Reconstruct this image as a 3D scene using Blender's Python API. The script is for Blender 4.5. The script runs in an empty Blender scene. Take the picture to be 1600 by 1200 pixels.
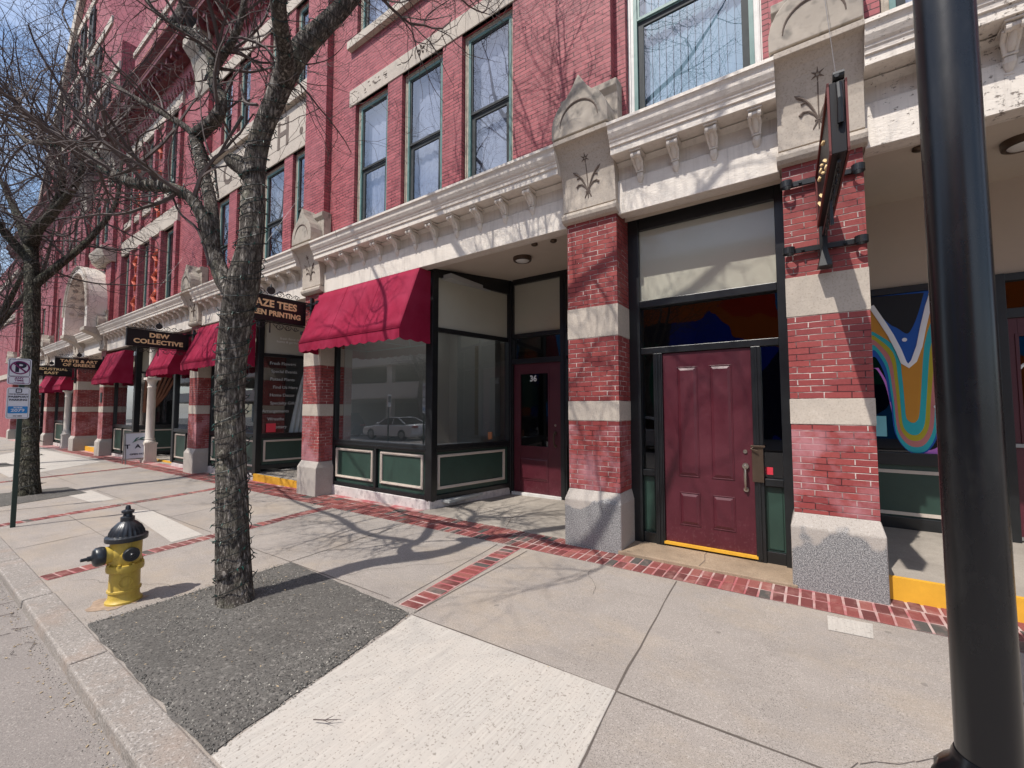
import bpy, math, random
from mathutils import Vector, Matrix, noise
R=random.Random(7)
PI=math.pi
sc=bpy.context.scene
C=sc.collection
# ---------------------------------------------------------------- camera, sky, sun, exposure
CAMZ=1.65
cam=bpy.data.cameras.new('camera'); co=bpy.data.objects.new('camera',cam); C.objects.link(co); sc.camera=co
cam.sensor_width=36; cam.lens=36*670/1600; cam.clip_start=.05; cam.clip_end=2000
yaw,pit,rol=.60381846,.05649629,-.00073731
fwd=Vector((-math.sin(yaw)*math.cos(pit),math.cos(yaw)*math.cos(pit),math.sin(pit)))
rt=Vector((math.cos(yaw),math.sin(yaw),0)); up=rt.cross(fwd)
r2=rt*math.cos(rol)+up*math.sin(rol); u2=-rt*math.sin(rol)+up*math.cos(rol)
M=Matrix((r2,u2,-fwd)).transposed().to_4x4(); M.translation=(0,0,CAMZ); co.matrix_world=M
EL,AZ=math.radians(57),math.radians(195)
w=bpy.data.worlds.new('World'); sc.world=w; w.use_nodes=True
nt=w.node_tree; nt.nodes.clear()
sky=nt.nodes.new('ShaderNodeTexSky'); sky.sky_type='NISHITA'; sky.sun_disc=False; sky.sun_elevation=EL; sky.sun_rotation=AZ
sky.air_density=1.0; sky.dust_density=1.2; sky.ozone_density=1.5
tc=nt.nodes.new('ShaderNodeTexCoord'); mp=nt.nodes.new('ShaderNodeMapping'); mp.inputs['Scale'].default_value=(1,1,2.6)
nz=nt.nodes.new('ShaderNodeTexNoise'); nz.inputs['Scale'].default_value=2.6; nz.inputs['Detail'].default_value=7; nz.inputs['Roughness'].default_value=.55
cr=nt.nodes.new('ShaderNodeValToRGB'); cr.color_ramp.elements[0].position=.42; cr.color_ramp.elements[1].position=.80
mx=nt.nodes.new('ShaderNodeMixRGB'); mx.inputs[2].default_value=(6.6,7.1,8.3,1)
bg=nt.nodes.new('ShaderNodeBackground'); bg.inputs[1].default_value=.15; ou=nt.nodes.new('ShaderNodeOutputWorld')
L=nt.links.new
L(tc.outputs['Generated'],mp.inputs[0]); L(mp.outputs[0],nz.inputs[0]); L(nz.outputs[0],cr.inputs[0]); L(cr.outputs[0],mx.inputs[0]); L(sky.outputs[0],mx.inputs[1]); L(mx.outputs[0],bg.inputs[0]); L(bg.outputs[0],ou.inputs[0])
sl=bpy.data.lights.new('sun','SUN'); sl.energy=4.0; sl.angle=math.radians(.53); sl.color=(1,.95,.88)
so=bpy.data.objects.new('sun',sl); C.objects.link(so)
sd=Vector((-.27,-1,math.tan(EL)*1.036)).normalized(); so.rotation_euler=sd.to_track_quat('Z','Y').to_euler(); so.location=(-5,-20,30)
sc.view_settings.view_transform='Standard'; sc.view_settings.look='None'; sc.view_settings.gamma=1; sc.view_settings.exposure=.34
sc.render.engine='CYCLES'; sc.cycles.max_bounces=8; sc.cycles.transparent_max_bounces=12
# ---------------------------------------------------------------- materials
def S(*c):
    f=lambda v:(v/255/12.92 if v<=10 else ((v/255+.055)/1.055)**2.4)
    return tuple(f(v) for v in c)+(1,)
MATS={}
class N:
    def __init__(s,name):
        s.m=bpy.data.materials.new(name); s.m.use_nodes=True; s.t=s.m.node_tree; s.n=s.t.nodes; s.p=s.n['Principled BSDF']; MATS[name]=s.m
    def add(s,ty,**k):
        o=s.n.new('ShaderNode'+ty)
        for a,b in k.items():
            if hasattr(o,a) and a not in('Scale',): setattr(o,a,b)
            else: o.inputs[a.replace('_',' ')].default_value=b
        return o
    def ln(s,a,b): s.t.links.new(a,b)
    def pos(s,kind='Position'):
        if kind=='Position': return s.add('NewGeometry').outputs['Position']
        return s.add('TexCoord').outputs['Object']
    def noise(s,scale,det=3,rough=.5,vec=None,sc3=None):
        v=vec or s.pos()
        if sc3:
            m=s.add('Mapping'); m.inputs['Scale'].default_value=sc3; s.ln(v,m.inputs[0]); v=m.outputs[0]
        o=s.add('TexNoise'); o.inputs['Scale'].default_value=scale; o.inputs['Detail'].default_value=det; o.inputs['Roughness'].default_value=rough
        s.ln(v,o.inputs[0]); return o.outputs[0]
    def ramp(s,f,stops):
        o=s.add('ValToRGB'); e=o.color_ramp.elements
        while len(e)<len(stops): e.new(.5)
        for q,(p,c) in zip(e,stops): q.position=p; q.color=c if len(c)==4 else (*c,1)
        s.ln(f,o.inputs[0]); return o.outputs[0]
    def mask(s,f,a,b):
        return s.ramp(f,[(a,(0,0,0,1)),(b,(1,1,1,1))])
    def mix(s,f,a,b,mode='MIX'):
        o=s.add('MixRGB'); o.blend_type=mode
        for i,v in ((0,f),(1,a),(2,b)):
            if isinstance(v,(int,float)): o.inputs[i].default_value=v
            elif isinstance(v,tuple): o.inputs[i].default_value=v
            else: s.ln(v,o.inputs[i])
        return o.outputs[0]
    def math(s,op,a,b=0):
        o=s.add('Math'); o.operation=op
        for i,v in ((0,a),(1,b)):
            if isinstance(v,(int,float)): o.inputs[i].default_value=v
            else: s.ln(v,o.inputs[i])
        return o.outputs[0]
    def col(s,c):
        if isinstance(c,tuple): s.p.inputs['Base Color'].default_value=c
        else: s.ln(c,s.p.inputs['Base Color'])
    def rough(s,r,spec=.4):
        if isinstance(r,(int,float)): s.p.inputs['Roughness'].default_value=r
        else: s.ln(r,s.p.inputs['Roughness'])
        s.p.inputs['Specular IOR Level'].default_value=spec
    def bump(s,h,st,d=.01):
        o=s.add('Bump'); o.inputs['Strength'].default_value=st; o.inputs['Distance'].default_value=d
        s.ln(h,o.inputs['Height']); s.ln(o.outputs[0],s.p.inputs['Normal'])
def sh(c,k): return (c[0]*k,c[1]*k,c[2]*k,1)
def simple(name,c,rough=.5,var=.12,scale=6,bump=.0,spec=.4,metal=0,coord='Object'):
    m=N(name); v=m.pos(coord)
    a=m.noise(scale,5,.6,v); b=m.noise(scale*14,2,.5,v)
    k=m.mix(m.mask(a,.3,.7),sh(c,1-var),sh(c,1+var)); k=m.mix(m.mask(b,.35,.75),k,sh(c,1+var*.6)); k=m.mix(.5,k,m.mix(m.mask(a,.3,.7),sh(c,1-var),sh(c,1+var)))
    m.col(k); m.rough(rough,spec); m.p.inputs['Metallic'].default_value=metal
    if bump: m.bump(b,bump,.004)
    return m.m
def brickmat(name,c1,c2,cm_h,cm_v,haze,hz=.4,chips=.0,stain=None,wid=.2,row=.06,mort=.0035):
    m=N(name); P=m.pos(); sx=m.add('SeparateXYZ'); m.ln(P,sx.inputs[0])
    u=m.math('ADD',sx.outputs[0],sx.outputs[1]); cb=m.add('CombineXYZ'); m.ln(u,cb.inputs[0]); m.ln(sx.outputs[2],cb.inputs[1])
    wn=m.add('TexNoise'); wn.inputs['Scale'].default_value=9; m.ln(P,wn.inputs[0])
    va=m.add('VectorMath'); va.operation='MULTIPLY_ADD'; m.ln(wn.outputs['Color'],va.inputs[0]); va.inputs[1].default_value=(.008,.006,0); m.ln(cb.outputs[0],va.inputs[2])
    b=m.add('TexBrick'); m.ln(va.outputs[0],b.inputs[0]); b.offset=.5; b.squash=1
    for k,v in (('Scale',1),('Mortar Size',mort),('Mortar Smooth',.15),('Bias',-.1),('Brick Width',wid),('Row Height',row)): b.inputs[k].default_value=v
    b.inputs['Color1'].default_value=c1; b.inputs['Color2'].default_value=c2; b.inputs['Mortar'].default_value=(0,0,0,1)
    # vertical joint mask: mortar that is not near a bed joint
    fz=m.math('FRACT',m.math('DIVIDE',m.math('ADD',sx.outputs[2],.003),row)); bed=m.math('LESS_THAN',m.math('ABSOLUTE',m.math('SUBTRACT',fz,.05)),.11)
    nb=m.noise(3.5,4,.6,P); nf=m.noise(60,3,.6,P); n2=m.noise(.9,4,.6,P)
    pale=m.mask(nb,.42,.6)
    cv=m.mix(pale,cm_h,cm_v); ch=m.mix(m.mask(m.noise(5,3,.6,P),.55,.72),cm_h,cm_v)
    mort_c=m.mix(bed,cv,ch)
    base=m.mix(m.math('MULTIPLY',m.mask(n2,.35,.75),hz),b.outputs['Color'],haze)
    base=m.mix(m.mask(nf,.3,.8),sh_mix(m,base,.82),base)
    # odd bricks a shade apart
    v2=m.add('TexVoronoi'); v2.inputs['Scale'].default_value=4.3; m.ln(P,v2.inputs[0])
    base=m.mix(m.math('MULTIPLY',m.mask(m.noise(13,2,.5,P,(.6,.6,3.2)),.6,.66),.35),base,haze)
    colr=m.mix(b.outputs['Fac'],base,mort_c)
    if stain: colr=m.mix(m.math('MULTIPLY',m.mask(m.noise(2.2,5,.65,P),.44,.62),m.math('MULTIPLY',m.math('LESS_THAN',sx.outputs[2],1.45),.7)),colr,stain)
    if chips:
        v=m.add('TexVoronoi'); v.inputs['Scale'].default_value=7; v.feature='F1'; m.ln(va.outputs[0],v.inputs[0])
        spot=m.math('LESS_THAN',m.math('ADD',v.outputs['Distance'],m.math('MULTIPLY',m.noise(40,2,.5,P),.12)),.06+chips)
        sel=m.math('GREATER_THAN',m.noise(2.1,1,.5,P),.5)
        colr=m.mix(m.math('MULTIPLY',m.math('MULTIPLY',spot,sel),.75),colr,S(232,222,212))
    m.col(colr); m.rough(.62,.35)
    h=m.math('SUBTRACT',m.math('MULTIPLY',nf,.35),b.outputs['Fac']); m.bump(h,.55,.006)
    return m.m
def sh_mix(m,c,k): return m.mix(1,c,(k,k,k,1),'MULTIPLY')
def speckle(name,base,dark,light,sc=260,amt=.5,blot=.15,rough=.85,bump=.35,coord='Position'):
    m=N(name); P=m.pos(coord)
    n1=m.noise(sc,2,.6,P); n2=m.noise(sc*.45,2,.6,P); n3=m.noise(1.3,6,.65,P); n4=m.noise(9,5,.6,P)
    c=m.mix(m.mask(n1,.30,.48),dark,base); c=m.mix(m.math('MULTIPLY',m.mask(n2,.55,.70),amt),c,light)
    c=m.mix(m.math('MULTIPLY',m.mask(n3,.40,.65),blot*2.2),c,sh_mix(m,c,.62)); c=m.mix(m.math('MULTIPLY',m.mask(n4,.5,.75),blot*1.4),c,sh_mix(m,c,1.25))
    m.col(c); m.rough(rough,.3); m.bump(n1,bump,.004); return m,c,n3
# bricks
B1=brickmat('brick_upper',S(176,90,95),S(140,64,71),S(58,26,30),S(160,104,106),S(168,104,108),.4,chips=.014,mort=.006)
B2=brickmat('brick_lower',S(156,70,66),S(130,52,53),S(70,30,32),S(204,188,180),S(144,78,80),.35,chips=.022,stain=S(176,126,132),mort=.0045)
sidewalk,_c,_n=speckle('sidewalk',S(154,146,139),S(88,82,76),S(192,186,178),190,.45,.17)
def pavement_wear():
    m=N.__new__(N); m.m=MATS['sidewalk']; m.m=sidewalk.m if hasattr(sidewalk,'m') else MATS['sidewalk']; m.t=m.m.node_tree; m.n=m.t.nodes; m.p=m.n['Principled BSDF']; P=m.pos()
    v=m.add('TexVoronoi'); v.inputs['Scale'].default_value=2.6; m.ln(P,v.inputs[0]); spot=m.math('LESS_THAN',m.math('ADD',v.outputs['Distance'],m.math('MULTIPLY',m.noise(30,2,.5,P),.05)),.075)
    st_=m.mask(m.noise(.55,6,.7,P,(1,1.6,1)),.48,.68); c=m.mix(m.math('MULTIPLY',st_,.30),_c,S(176,156,128)); run=m.mask(m.noise(1,6,.75,P,(.5,3.5,1)),.56,.75)
    c=m.mix(m.math('MULTIPLY',run,.28),c,S(104,98,92)); c=m.mix(m.math('MULTIPLY',spot,.45),c,S(92,87,82)); m.col(c)
pavement_wear()
speckle('sidewalk_dark',S(158,150,141),S(100,94,88),S(200,193,184),230,.55,.2)
def white_slab():
    m=N('white_slab'); P=m.pos()
    br=m.noise(1,6,.75,P,(90,3,1)); n1=m.noise(140,2,.6,P); n3=m.noise(2.2,6,.7,P); pit=m.noise(70,3,.6,P)
    c=m.mix(m.mask(br,.35,.7),S(164,158,151),S(188,183,175)); c=m.mix(m.math('MULTIPLY',m.mask(n3,.42,.62),.4),c,S(187,178,168))
    c=m.mix(m.math('MULTIPLY',m.mask(pit,.60,.64),.7),c,S(122,115,106)); c=m.mix(m.math('MULTIPLY',m.mask(n1,.32,.42),-1),c,c)
    m.col(c); m.rough(.85,.25); m.bump(m.math('ADD',br,m.math('MULTIPLY',m.mask(pit,.6,.7),-.8)),.35,.006); return m.m
white_slab()
speckle('recess_floor',S(160,152,142),S(138,130,122),S(178,170,160),90,.35,.3,.8,.15)
speckle('doorstep',S(158,138,116),S(122,104,88),S(182,164,144),120,.4,.32,.8,.2)
speckle('asphalt_pit',S(94,91,87),S(44,43,42),S(136,132,126),75,.6,.2,.95,1.0)
speckle('road_asphalt',S(136,129,124),S(98,93,89),S(176,170,162),170,.5,.12,.9,.5)
def granite_kerb():
    m,c,n=speckle('granite_kerb',S(146,139,132),S(92,88,85),S(198,192,186),110,.6,.2,.8,.5)
    P=m.pos(); r=m.mask(m.noise(2.0,5,.7,P),.52,.66)
    m.col(m.mix(m.math('MULTIPLY',r,.3),c,S(150,126,108)))
granite_kerb()
def granite_base():
    m,c,n=speckle('granite_base',S(172,164,156),S(140,132,124),S(196,190,184),120,.4,.12,.8,.3)
    P=m.pos(); sx=m.add('SeparateXYZ'); m.ln(P,sx.inputs[0])
    a=m.noise(130,3,.7,P); dk=m.mix(m.mask(a,.4,.58),S(66,66,69),S(176,174,172)); dk=m.mix(m.mask(m.noise(60,3,.7,P),.3,.55),S(92,92,94),dk)
    k=m.math('SUBTRACT',.62,sx.outputs[2]); f=m.mask(m.math('ADD',k,m.math('MULTIPLY',m.math('SUBTRACT',m.noise(1.9,3,.5,P),.5),.9)),.10,.13)
    ge=m.add('NewGeometry'); sn=m.add('SeparateXYZ'); m.ln(ge.outputs['Normal'],sn.inputs[0]); ff=m.math('LESS_THAN',sn.outputs[1],-.75)
    f=m.math('MULTIPLY',f,m.math('MULTIPLY',ff,m.math('GREATER_THAN',sx.outputs[0],-3)))
    m.col(m.mix(f,c,dk)); m.bump(a,.8,.004)
granite_base()
speckle('marble',S(206,198,194),S(176,168,166),S(226,220,216),14,.4,.2,.6,.1)
speckle('limestone',S(186,175,162),S(166,154,142),S(200,190,178),60,.4,.16,.75,.15)
speckle('limestone_grey',S(168,158,146),S(124,118,110),S(188,178,166),7,.5,.25,.8,.2)
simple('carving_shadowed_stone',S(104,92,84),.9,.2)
def cream_paint(name,c,peel):
    m=N(name); P=m.pos(); n=m.noise(1.5,6,.7,P); f=m.noise(34,5,.75,P,(.7,.7,1.6)); g=m.noise(1.1,3,.6,P)
    k=m.mix(m.mask(n,.35,.7),sh(c,.9),sh(c,1.05)); sx=m.add('SeparateXYZ'); m.ln(P,sx.inputs[0])
    run=m.noise(1,5,.7,P,(22,22,.9)); k=m.mix(m.math('MULTIPLY',m.mask(run,.5,.75),.35),k,S(150,140,130))
    if peel:
        f2=m.noise(19,4,.7,P); e=m.mask(m.math('ADD',m.math('MULTIPLY',sx.outputs[0],.045),m.math('MULTIPLY',m.math('ADD',f,f2),.5)),.595,.62)
        ed=m.mask(m.math('ADD',m.math('MULTIPLY',sx.outputs[0],.045),m.math('MULTIPLY',m.math('ADD',f,f2),.5)),.625,.645)
        k=m.mix(e,k,S(206,198,188)); k=m.mix(m.math('MULTIPLY',ed,.8),k,S(98,84,74)); m.bump(m.math('SUBTRACT',f,m.math('MULTIPLY',ed,.6)),.6,.008)
    m.col(k); m.rough(.5,.4); return m.m
cream_paint('cream_paint',S(222,213,202),True); cream_paint('cream_clean',S(218,209,198),False)
simple('ceiling_paint',S(196,184,170),.7,.04,2)
simple('beige_wall',S(188,174,160),.8,.03,2,bump=.2)
simple('black_paint',S(26,28,30),.33,.25,9,spec=.5)
simple('green_panel',S(44,66,58),.42,.14,4,spec=.45)
simple('cream_trim',S(196,184,172),.5,.08,7)
def maroonm():
    m=N('maroon_paint'); P=m.pos(); n=m.noise(2.2,5,.7,P); f=m.noise(50,4,.7,P,(1,1,.6)); sx=m.add('SeparateXYZ'); m.ln(P,sx.inputs[0])
    low=m.math('MAXIMUM',m.math('SUBTRACT',.55,sx.outputs[2]),0); k=m.math('MULTIPLY',m.mask(f,.55,.7),m.math('ADD',.04,m.math('MULTIPLY',low,.5)))
    m.col(m.mix(k,m.mix(m.mask(n,.3,.7),S(72,24,34),S(84,29,41)),S(150,110,112))); m.rough(m.math('ADD',.34,m.math('MULTIPLY',m.mask(n,.35,.7),.2)),.5)
maroonm()
simple('teal_frame',S(96,128,124),.45,.12,8)
simple('white_frame',S(206,204,200),.5,.1,8)
simple('weathered_wood',S(168,158,144),.8,.3,16,bump=.4)
simple('dark_screen',S(52,56,58),.7,.15,10)
simple('spandrel_panel',S(176,174,160),.07,.03,2,spec=.6)
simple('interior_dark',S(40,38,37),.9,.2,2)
simple('interior_grey',S(170,172,170),.8,.05,1)
simple('interior_floor',S(190,196,200),.5,.05,3)
simple('shutter',S(150,144,134),.6,.08,5)
simple('white_curtain',S(226,232,234),.9,.1,4)
simple('grey_curtain',S(92,94,102),.9,.1,4); simple('lace_curtain',S(146,148,164),.9,.05,4)
simple('blue_blind',S(140,166,182),.8,.05,3)
simple('amber_curtain',S(120,80,60),.9,.2,4)
simple('yellow_paint',S(214,160,50),.6,.10,7,bump=.2)
def hyd():
    m=N('hydrant_yellow'); P=m.pos('Object'); n=m.noise(7,6,.75,P); f=m.noise(38,5,.75,P); g=m.noise(2.5,3,.6,P)
    c=m.mix(m.mask(n,.3,.7),S(170,142,58),S(200,172,76)); c=m.mix(m.math('MULTIPLY',m.mask(f,.62,.67),m.mask(g,.42,.6)),c,S(92,60,42)); c=m.mix(m.math('MULTIPLY',m.mask(m.noise(1,4,.7,P,(30,30,3)),.55,.75),.35),c,S(128,98,60))
    m.col(c); m.rough(.45,.45); m.bump(m.math('ADD',n,m.math('MULTIPLY',f,.4)),.35,.004)
hyd()
simple('hydrant_black',S(34,37,42),.34,.25,14,bump=.1,spec=.55)
simple('cast_iron',S(24,25,27),.4,.25,14,spec=.5)
def postm():
    m=N('post_black'); P=m.pos('Object'); n=m.noise(3,6,.7,P,(1,1,.5)); f=m.noise(30,5,.75,P,(1,1,.25)); k=m.math('MULTIPLY',m.mask(n,.52,.72),m.mask(f,.42,.62))
    m.col(m.mix(m.math('MULTIPLY',k,.22),S(11,12,15),S(92,90,86))); m.rough(m.math('ADD',.24,m.math('MULTIPLY',m.mask(n,.4,.7),.08)),.55); m.bump(f,.06,.002)
postm()
simple('sign_black',S(18,15,18),.42,.1,5,spec=.35)
simple('sign_border',S(96,36,34),.5,.1,5)
simple('gold_leaf',S(230,200,150),.45,.12,30)
simple('white_letter',S(226,228,226),.5,.02,5)
simple('faint_letter',S(170,172,170),.5,.02,5); simple('sign_white',S(208,212,220),.45,.03,5)
simple('sign_purple',S(112,28,92),.5,.05,5)
simple('sign_navy',S(28,28,52),.5,.05,5)
simple('sign_blue',S(28,124,190),.5,.05,5)
simple('grey_metal',S(150,150,150),.4,.1,9,metal=.6)
simple('nickel',S(168,158,146),.28,.12,20,metal=.85)
simple('bronze',S(92,78,66),.35,.12,12,metal=.6)
simple('lamp_lens',S(214,212,208),.3,.02,4)
simple('green_post',S(30,50,44),.4,.2,9)
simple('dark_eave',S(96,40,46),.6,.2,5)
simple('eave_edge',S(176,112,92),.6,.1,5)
simple('slate_roof',S(92,92,98),.7,.25,8,bump=.3)
simple('terracotta',S(196,92,66),.7,.15,12)
simple('concrete_opposite',S(196,190,178),.8,.08,.5)
simple('white_car_paint',S(214,214,212),.2,.02,2,spec=.6)
simple('dark_car_paint',S(30,34,42),.2,.1,2,spec=.6)
simple('car_glass',S(18,20,22),.08,.05,2,spec=.8)
simple('tyre',S(24,24,24),.8,.1,20)
simple('red_lens',S(150,20,22),.2,.05,5)
simple('wire_green',S(30,74,66),.45,.3,30)
simple('wire_dark',S(34,38,36),.5,.3,30)
simple('dead_leaf',S(158,140,112),.8,.3,30)
simple('sticker_red',S(206,56,72),.5,.1,9); simple('sticker_orange',S(190,128,92),.6,.1,9); simple('sticker_blue',S(128,196,206),.5,.08,6)
for nme,cc in (('decal_violet',(214,130,220)),('decal_blue',(18,84,172)),('decal_teal',(40,176,186)),('decal_mauve',(200,124,122)),('decal_olive',(184,170,40)),('decal_ochre',(204,140,44)),('decal_white',(240,240,242)),('decal_black',(14,15,17))): simple(nme,S(*cc),.35,.04,4)
def fabric():
    m=N('awning_fabric'); P=m.pos('Object'); n=m.noise(1.6,4,.6,P); f=m.noise(260,1,.5,P)
    c=m.mix(m.mask(n,.3,.75),S(136,22,54),S(160,36,70)); c=m.mix(m.math('MULTIPLY',m.mask(m.noise(.9,5,.7,P),.45,.75),.3),c,S(176,84,110)); c=m.mix(m.math('MULTIPLY',m.mask(m.noise(1,4,.7,P,(14,1.2,1.2)),.55,.75),.25),c,S(120,20,48)); c=m.mix(m.math('MULTIPLY',m.mask(f,.3,.7),.2),c,S(150,18,48)); m.col(c); m.rough(.8,.2)
    tr=m.add('BsdfTranslucent'); tr.inputs[0].default_value=S(190,20,60); ms=m.add('MixShader'); ms.inputs[0].default_value=.12
    m.ln(m.p.outputs[0],ms.inputs[1]); m.ln(tr.outputs[0],ms.inputs[2]); m.ln(ms.outputs[0],m.n['Material Output'].inputs[0]); m.bump(f,.15,.001)
fabric()
def tubelamp():
    m=N('tube_lamp'); m.p.inputs['Emission Color'].default_value=(1,.98,.94,1); m.p.inputs['Emission Strength'].default_value=1.7
tubelamp()
def glassmat(name,r0,tint,wav):
    m=N(name); m.n.remove(m.p)
    lw=m.add('LayerWeight'); lw.inputs[0].default_value=.5; fac=m.math('MULTIPLY_ADD',m.math('POWER',lw.outputs['Facing'],4.0),.75); fac.node.inputs[2].default_value=r0; t=m.add('BsdfTransparent'); t.inputs[0].default_value=tint
    g=m.add('BsdfGlossy'); g.inputs['Roughness'].default_value=.0; g.inputs[0].default_value=(.95,.97,1,1); ms=m.add('MixShader')
    if wav:
        nz=m.noise(1.3,2,.5,m.pos(),(1,1,.6)); b=m.add('Bump'); b.inputs['Strength'].default_value=wav; b.inputs['Distance'].default_value=.02; m.ln(nz,b.inputs['Height']); m.ln(b.outputs[0],g.inputs['Normal'])
    m.ln(fac,ms.inputs[0]); m.ln(t.outputs[0],ms.inputs[1]); m.ln(g.outputs[0],ms.inputs[2]); m.ln(ms.outputs[0],m.n['Material Output'].inputs[0])
glassmat('shop_glass',.22,(.84,.86,.86,1),.0); glassmat('upper_glass',.22,(.86,.9,.92,1),.10); glassmat('dark_glass',.065,(.35,.36,.37,1),.0)
def bark(name,c1,c2,c3):
    m=N(name); P=m.pos('Object')
    w=m.noise(1,6,.7,P,(26,26,4.2)); f=m.noise(1,5,.7,P,(70,70,16)); l=m.noise(5,5,.7,P); g=m.noise(1,4,.6,P,(11,11,3.4))
    rd=m.math('ABSOLUTE',m.math('SUBTRACT',w,.5)); e=m.mask(rd,.01,.10); e2=m.mask(m.math('ABSOLUTE',m.math('SUBTRACT',g,.5)),.0,.06)
    c=m.mix(e,c1,c2); c=m.mix(m.mask(f,.32,.62),sh_mix(m,c,.7),c); c=m.mix(e2,sh_mix(m,c,.66),c); c=m.mix(m.math('MULTIPLY',m.mask(l,.52,.7),.45),c,c3)
    m.col(c); m.rough(.95,.12); m.bump(m.math('ADD',m.math('ADD',e,m.math('MULTIPLY',f,1.2)),e2),1.0,.016); return m.m
bark('bark',S(88,81,76),S(168,160,151),S(172,170,148)); bark('bark_dark',S(56,54,48),S(124,120,108),S(126,128,104))
simple('twig_bark',S(82,72,69),.85,.35,3)
simple('twig_dark',S(72,65,64),.85,.35,3)
def paver():
    m=N('paver_brick'); g=m.add('NewGeometry'); P=g.outputs['Position']; r=g.outputs['Random Per Island']
    c=m.ramp(r,[(0,S(106,60,58)),(.25,S(138,76,72)),(.5,S(120,66,64)),(.72,S(148,90,83)),(.84,S(114,70,64)),(.86,S(88,84,80)),(1,S(98,92,86))]); m.n['Color Ramp'].color_ramp.interpolation='CONSTANT'
    n=m.noise(70,4,.7,P); c=m.mix(m.mask(n,.3,.75),sh_mix(m,c,.7),c); c=m.mix(m.math('MULTIPLY',m.mask(m.noise(4,4,.7,P),.5,.75),.5),c,S(176,140,130)); m.col(c); m.rough(.85,.25); m.bump(n,.5,.005)
paver()
def mortar_m():
    m=N('paver_mortar'); P=m.pos(); m.col(m.mix(m.mask(m.noise(2.2,3,.6,P),.42,.58),S(176,154,148),S(160,92,94))); m.rough(.9,.2)
mortar_m()
def mural():
    m=N('mural_paint'); P=m.pos(); q=m.add('TexNoise'); q.inputs['Scale'].default_value=.35; m.ln(P,q.inputs[0]); a=m.add('VectorMath'); a.operation='MULTIPLY_ADD'; m.ln(q.outputs['Color'],a.inputs[0]); a.inputs[1].default_value=(2.5,2.5,2.5); m.ln(P,a.inputs[2])
    v=m.add('TexVoronoi'); v.inputs['Scale'].default_value=.28; m.ln(a.outputs[0],v.inputs[0]); sp=m.add('SeparateColor'); m.ln(v.outputs['Color'],sp.inputs[0])
    c=m.ramp(sp.outputs[0],[(0,S(20,60,190)),(.2,S(20,24,60)),(.34,S(226,110,30)),(.5,S(220,60,30)),(.62,S(40,150,220)),(.75,S(240,170,40)),(.88,S(30,120,90))]); m.n['Color Ramp'].color_ramp.interpolation='CONSTANT'; m.col(c); m.rough(.8,.2)
mural()
simple('joint_grime',S(92,84,78),.95,.2,12); simple('rust_stain',S(150,130,112),.9,.35,22)
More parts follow.
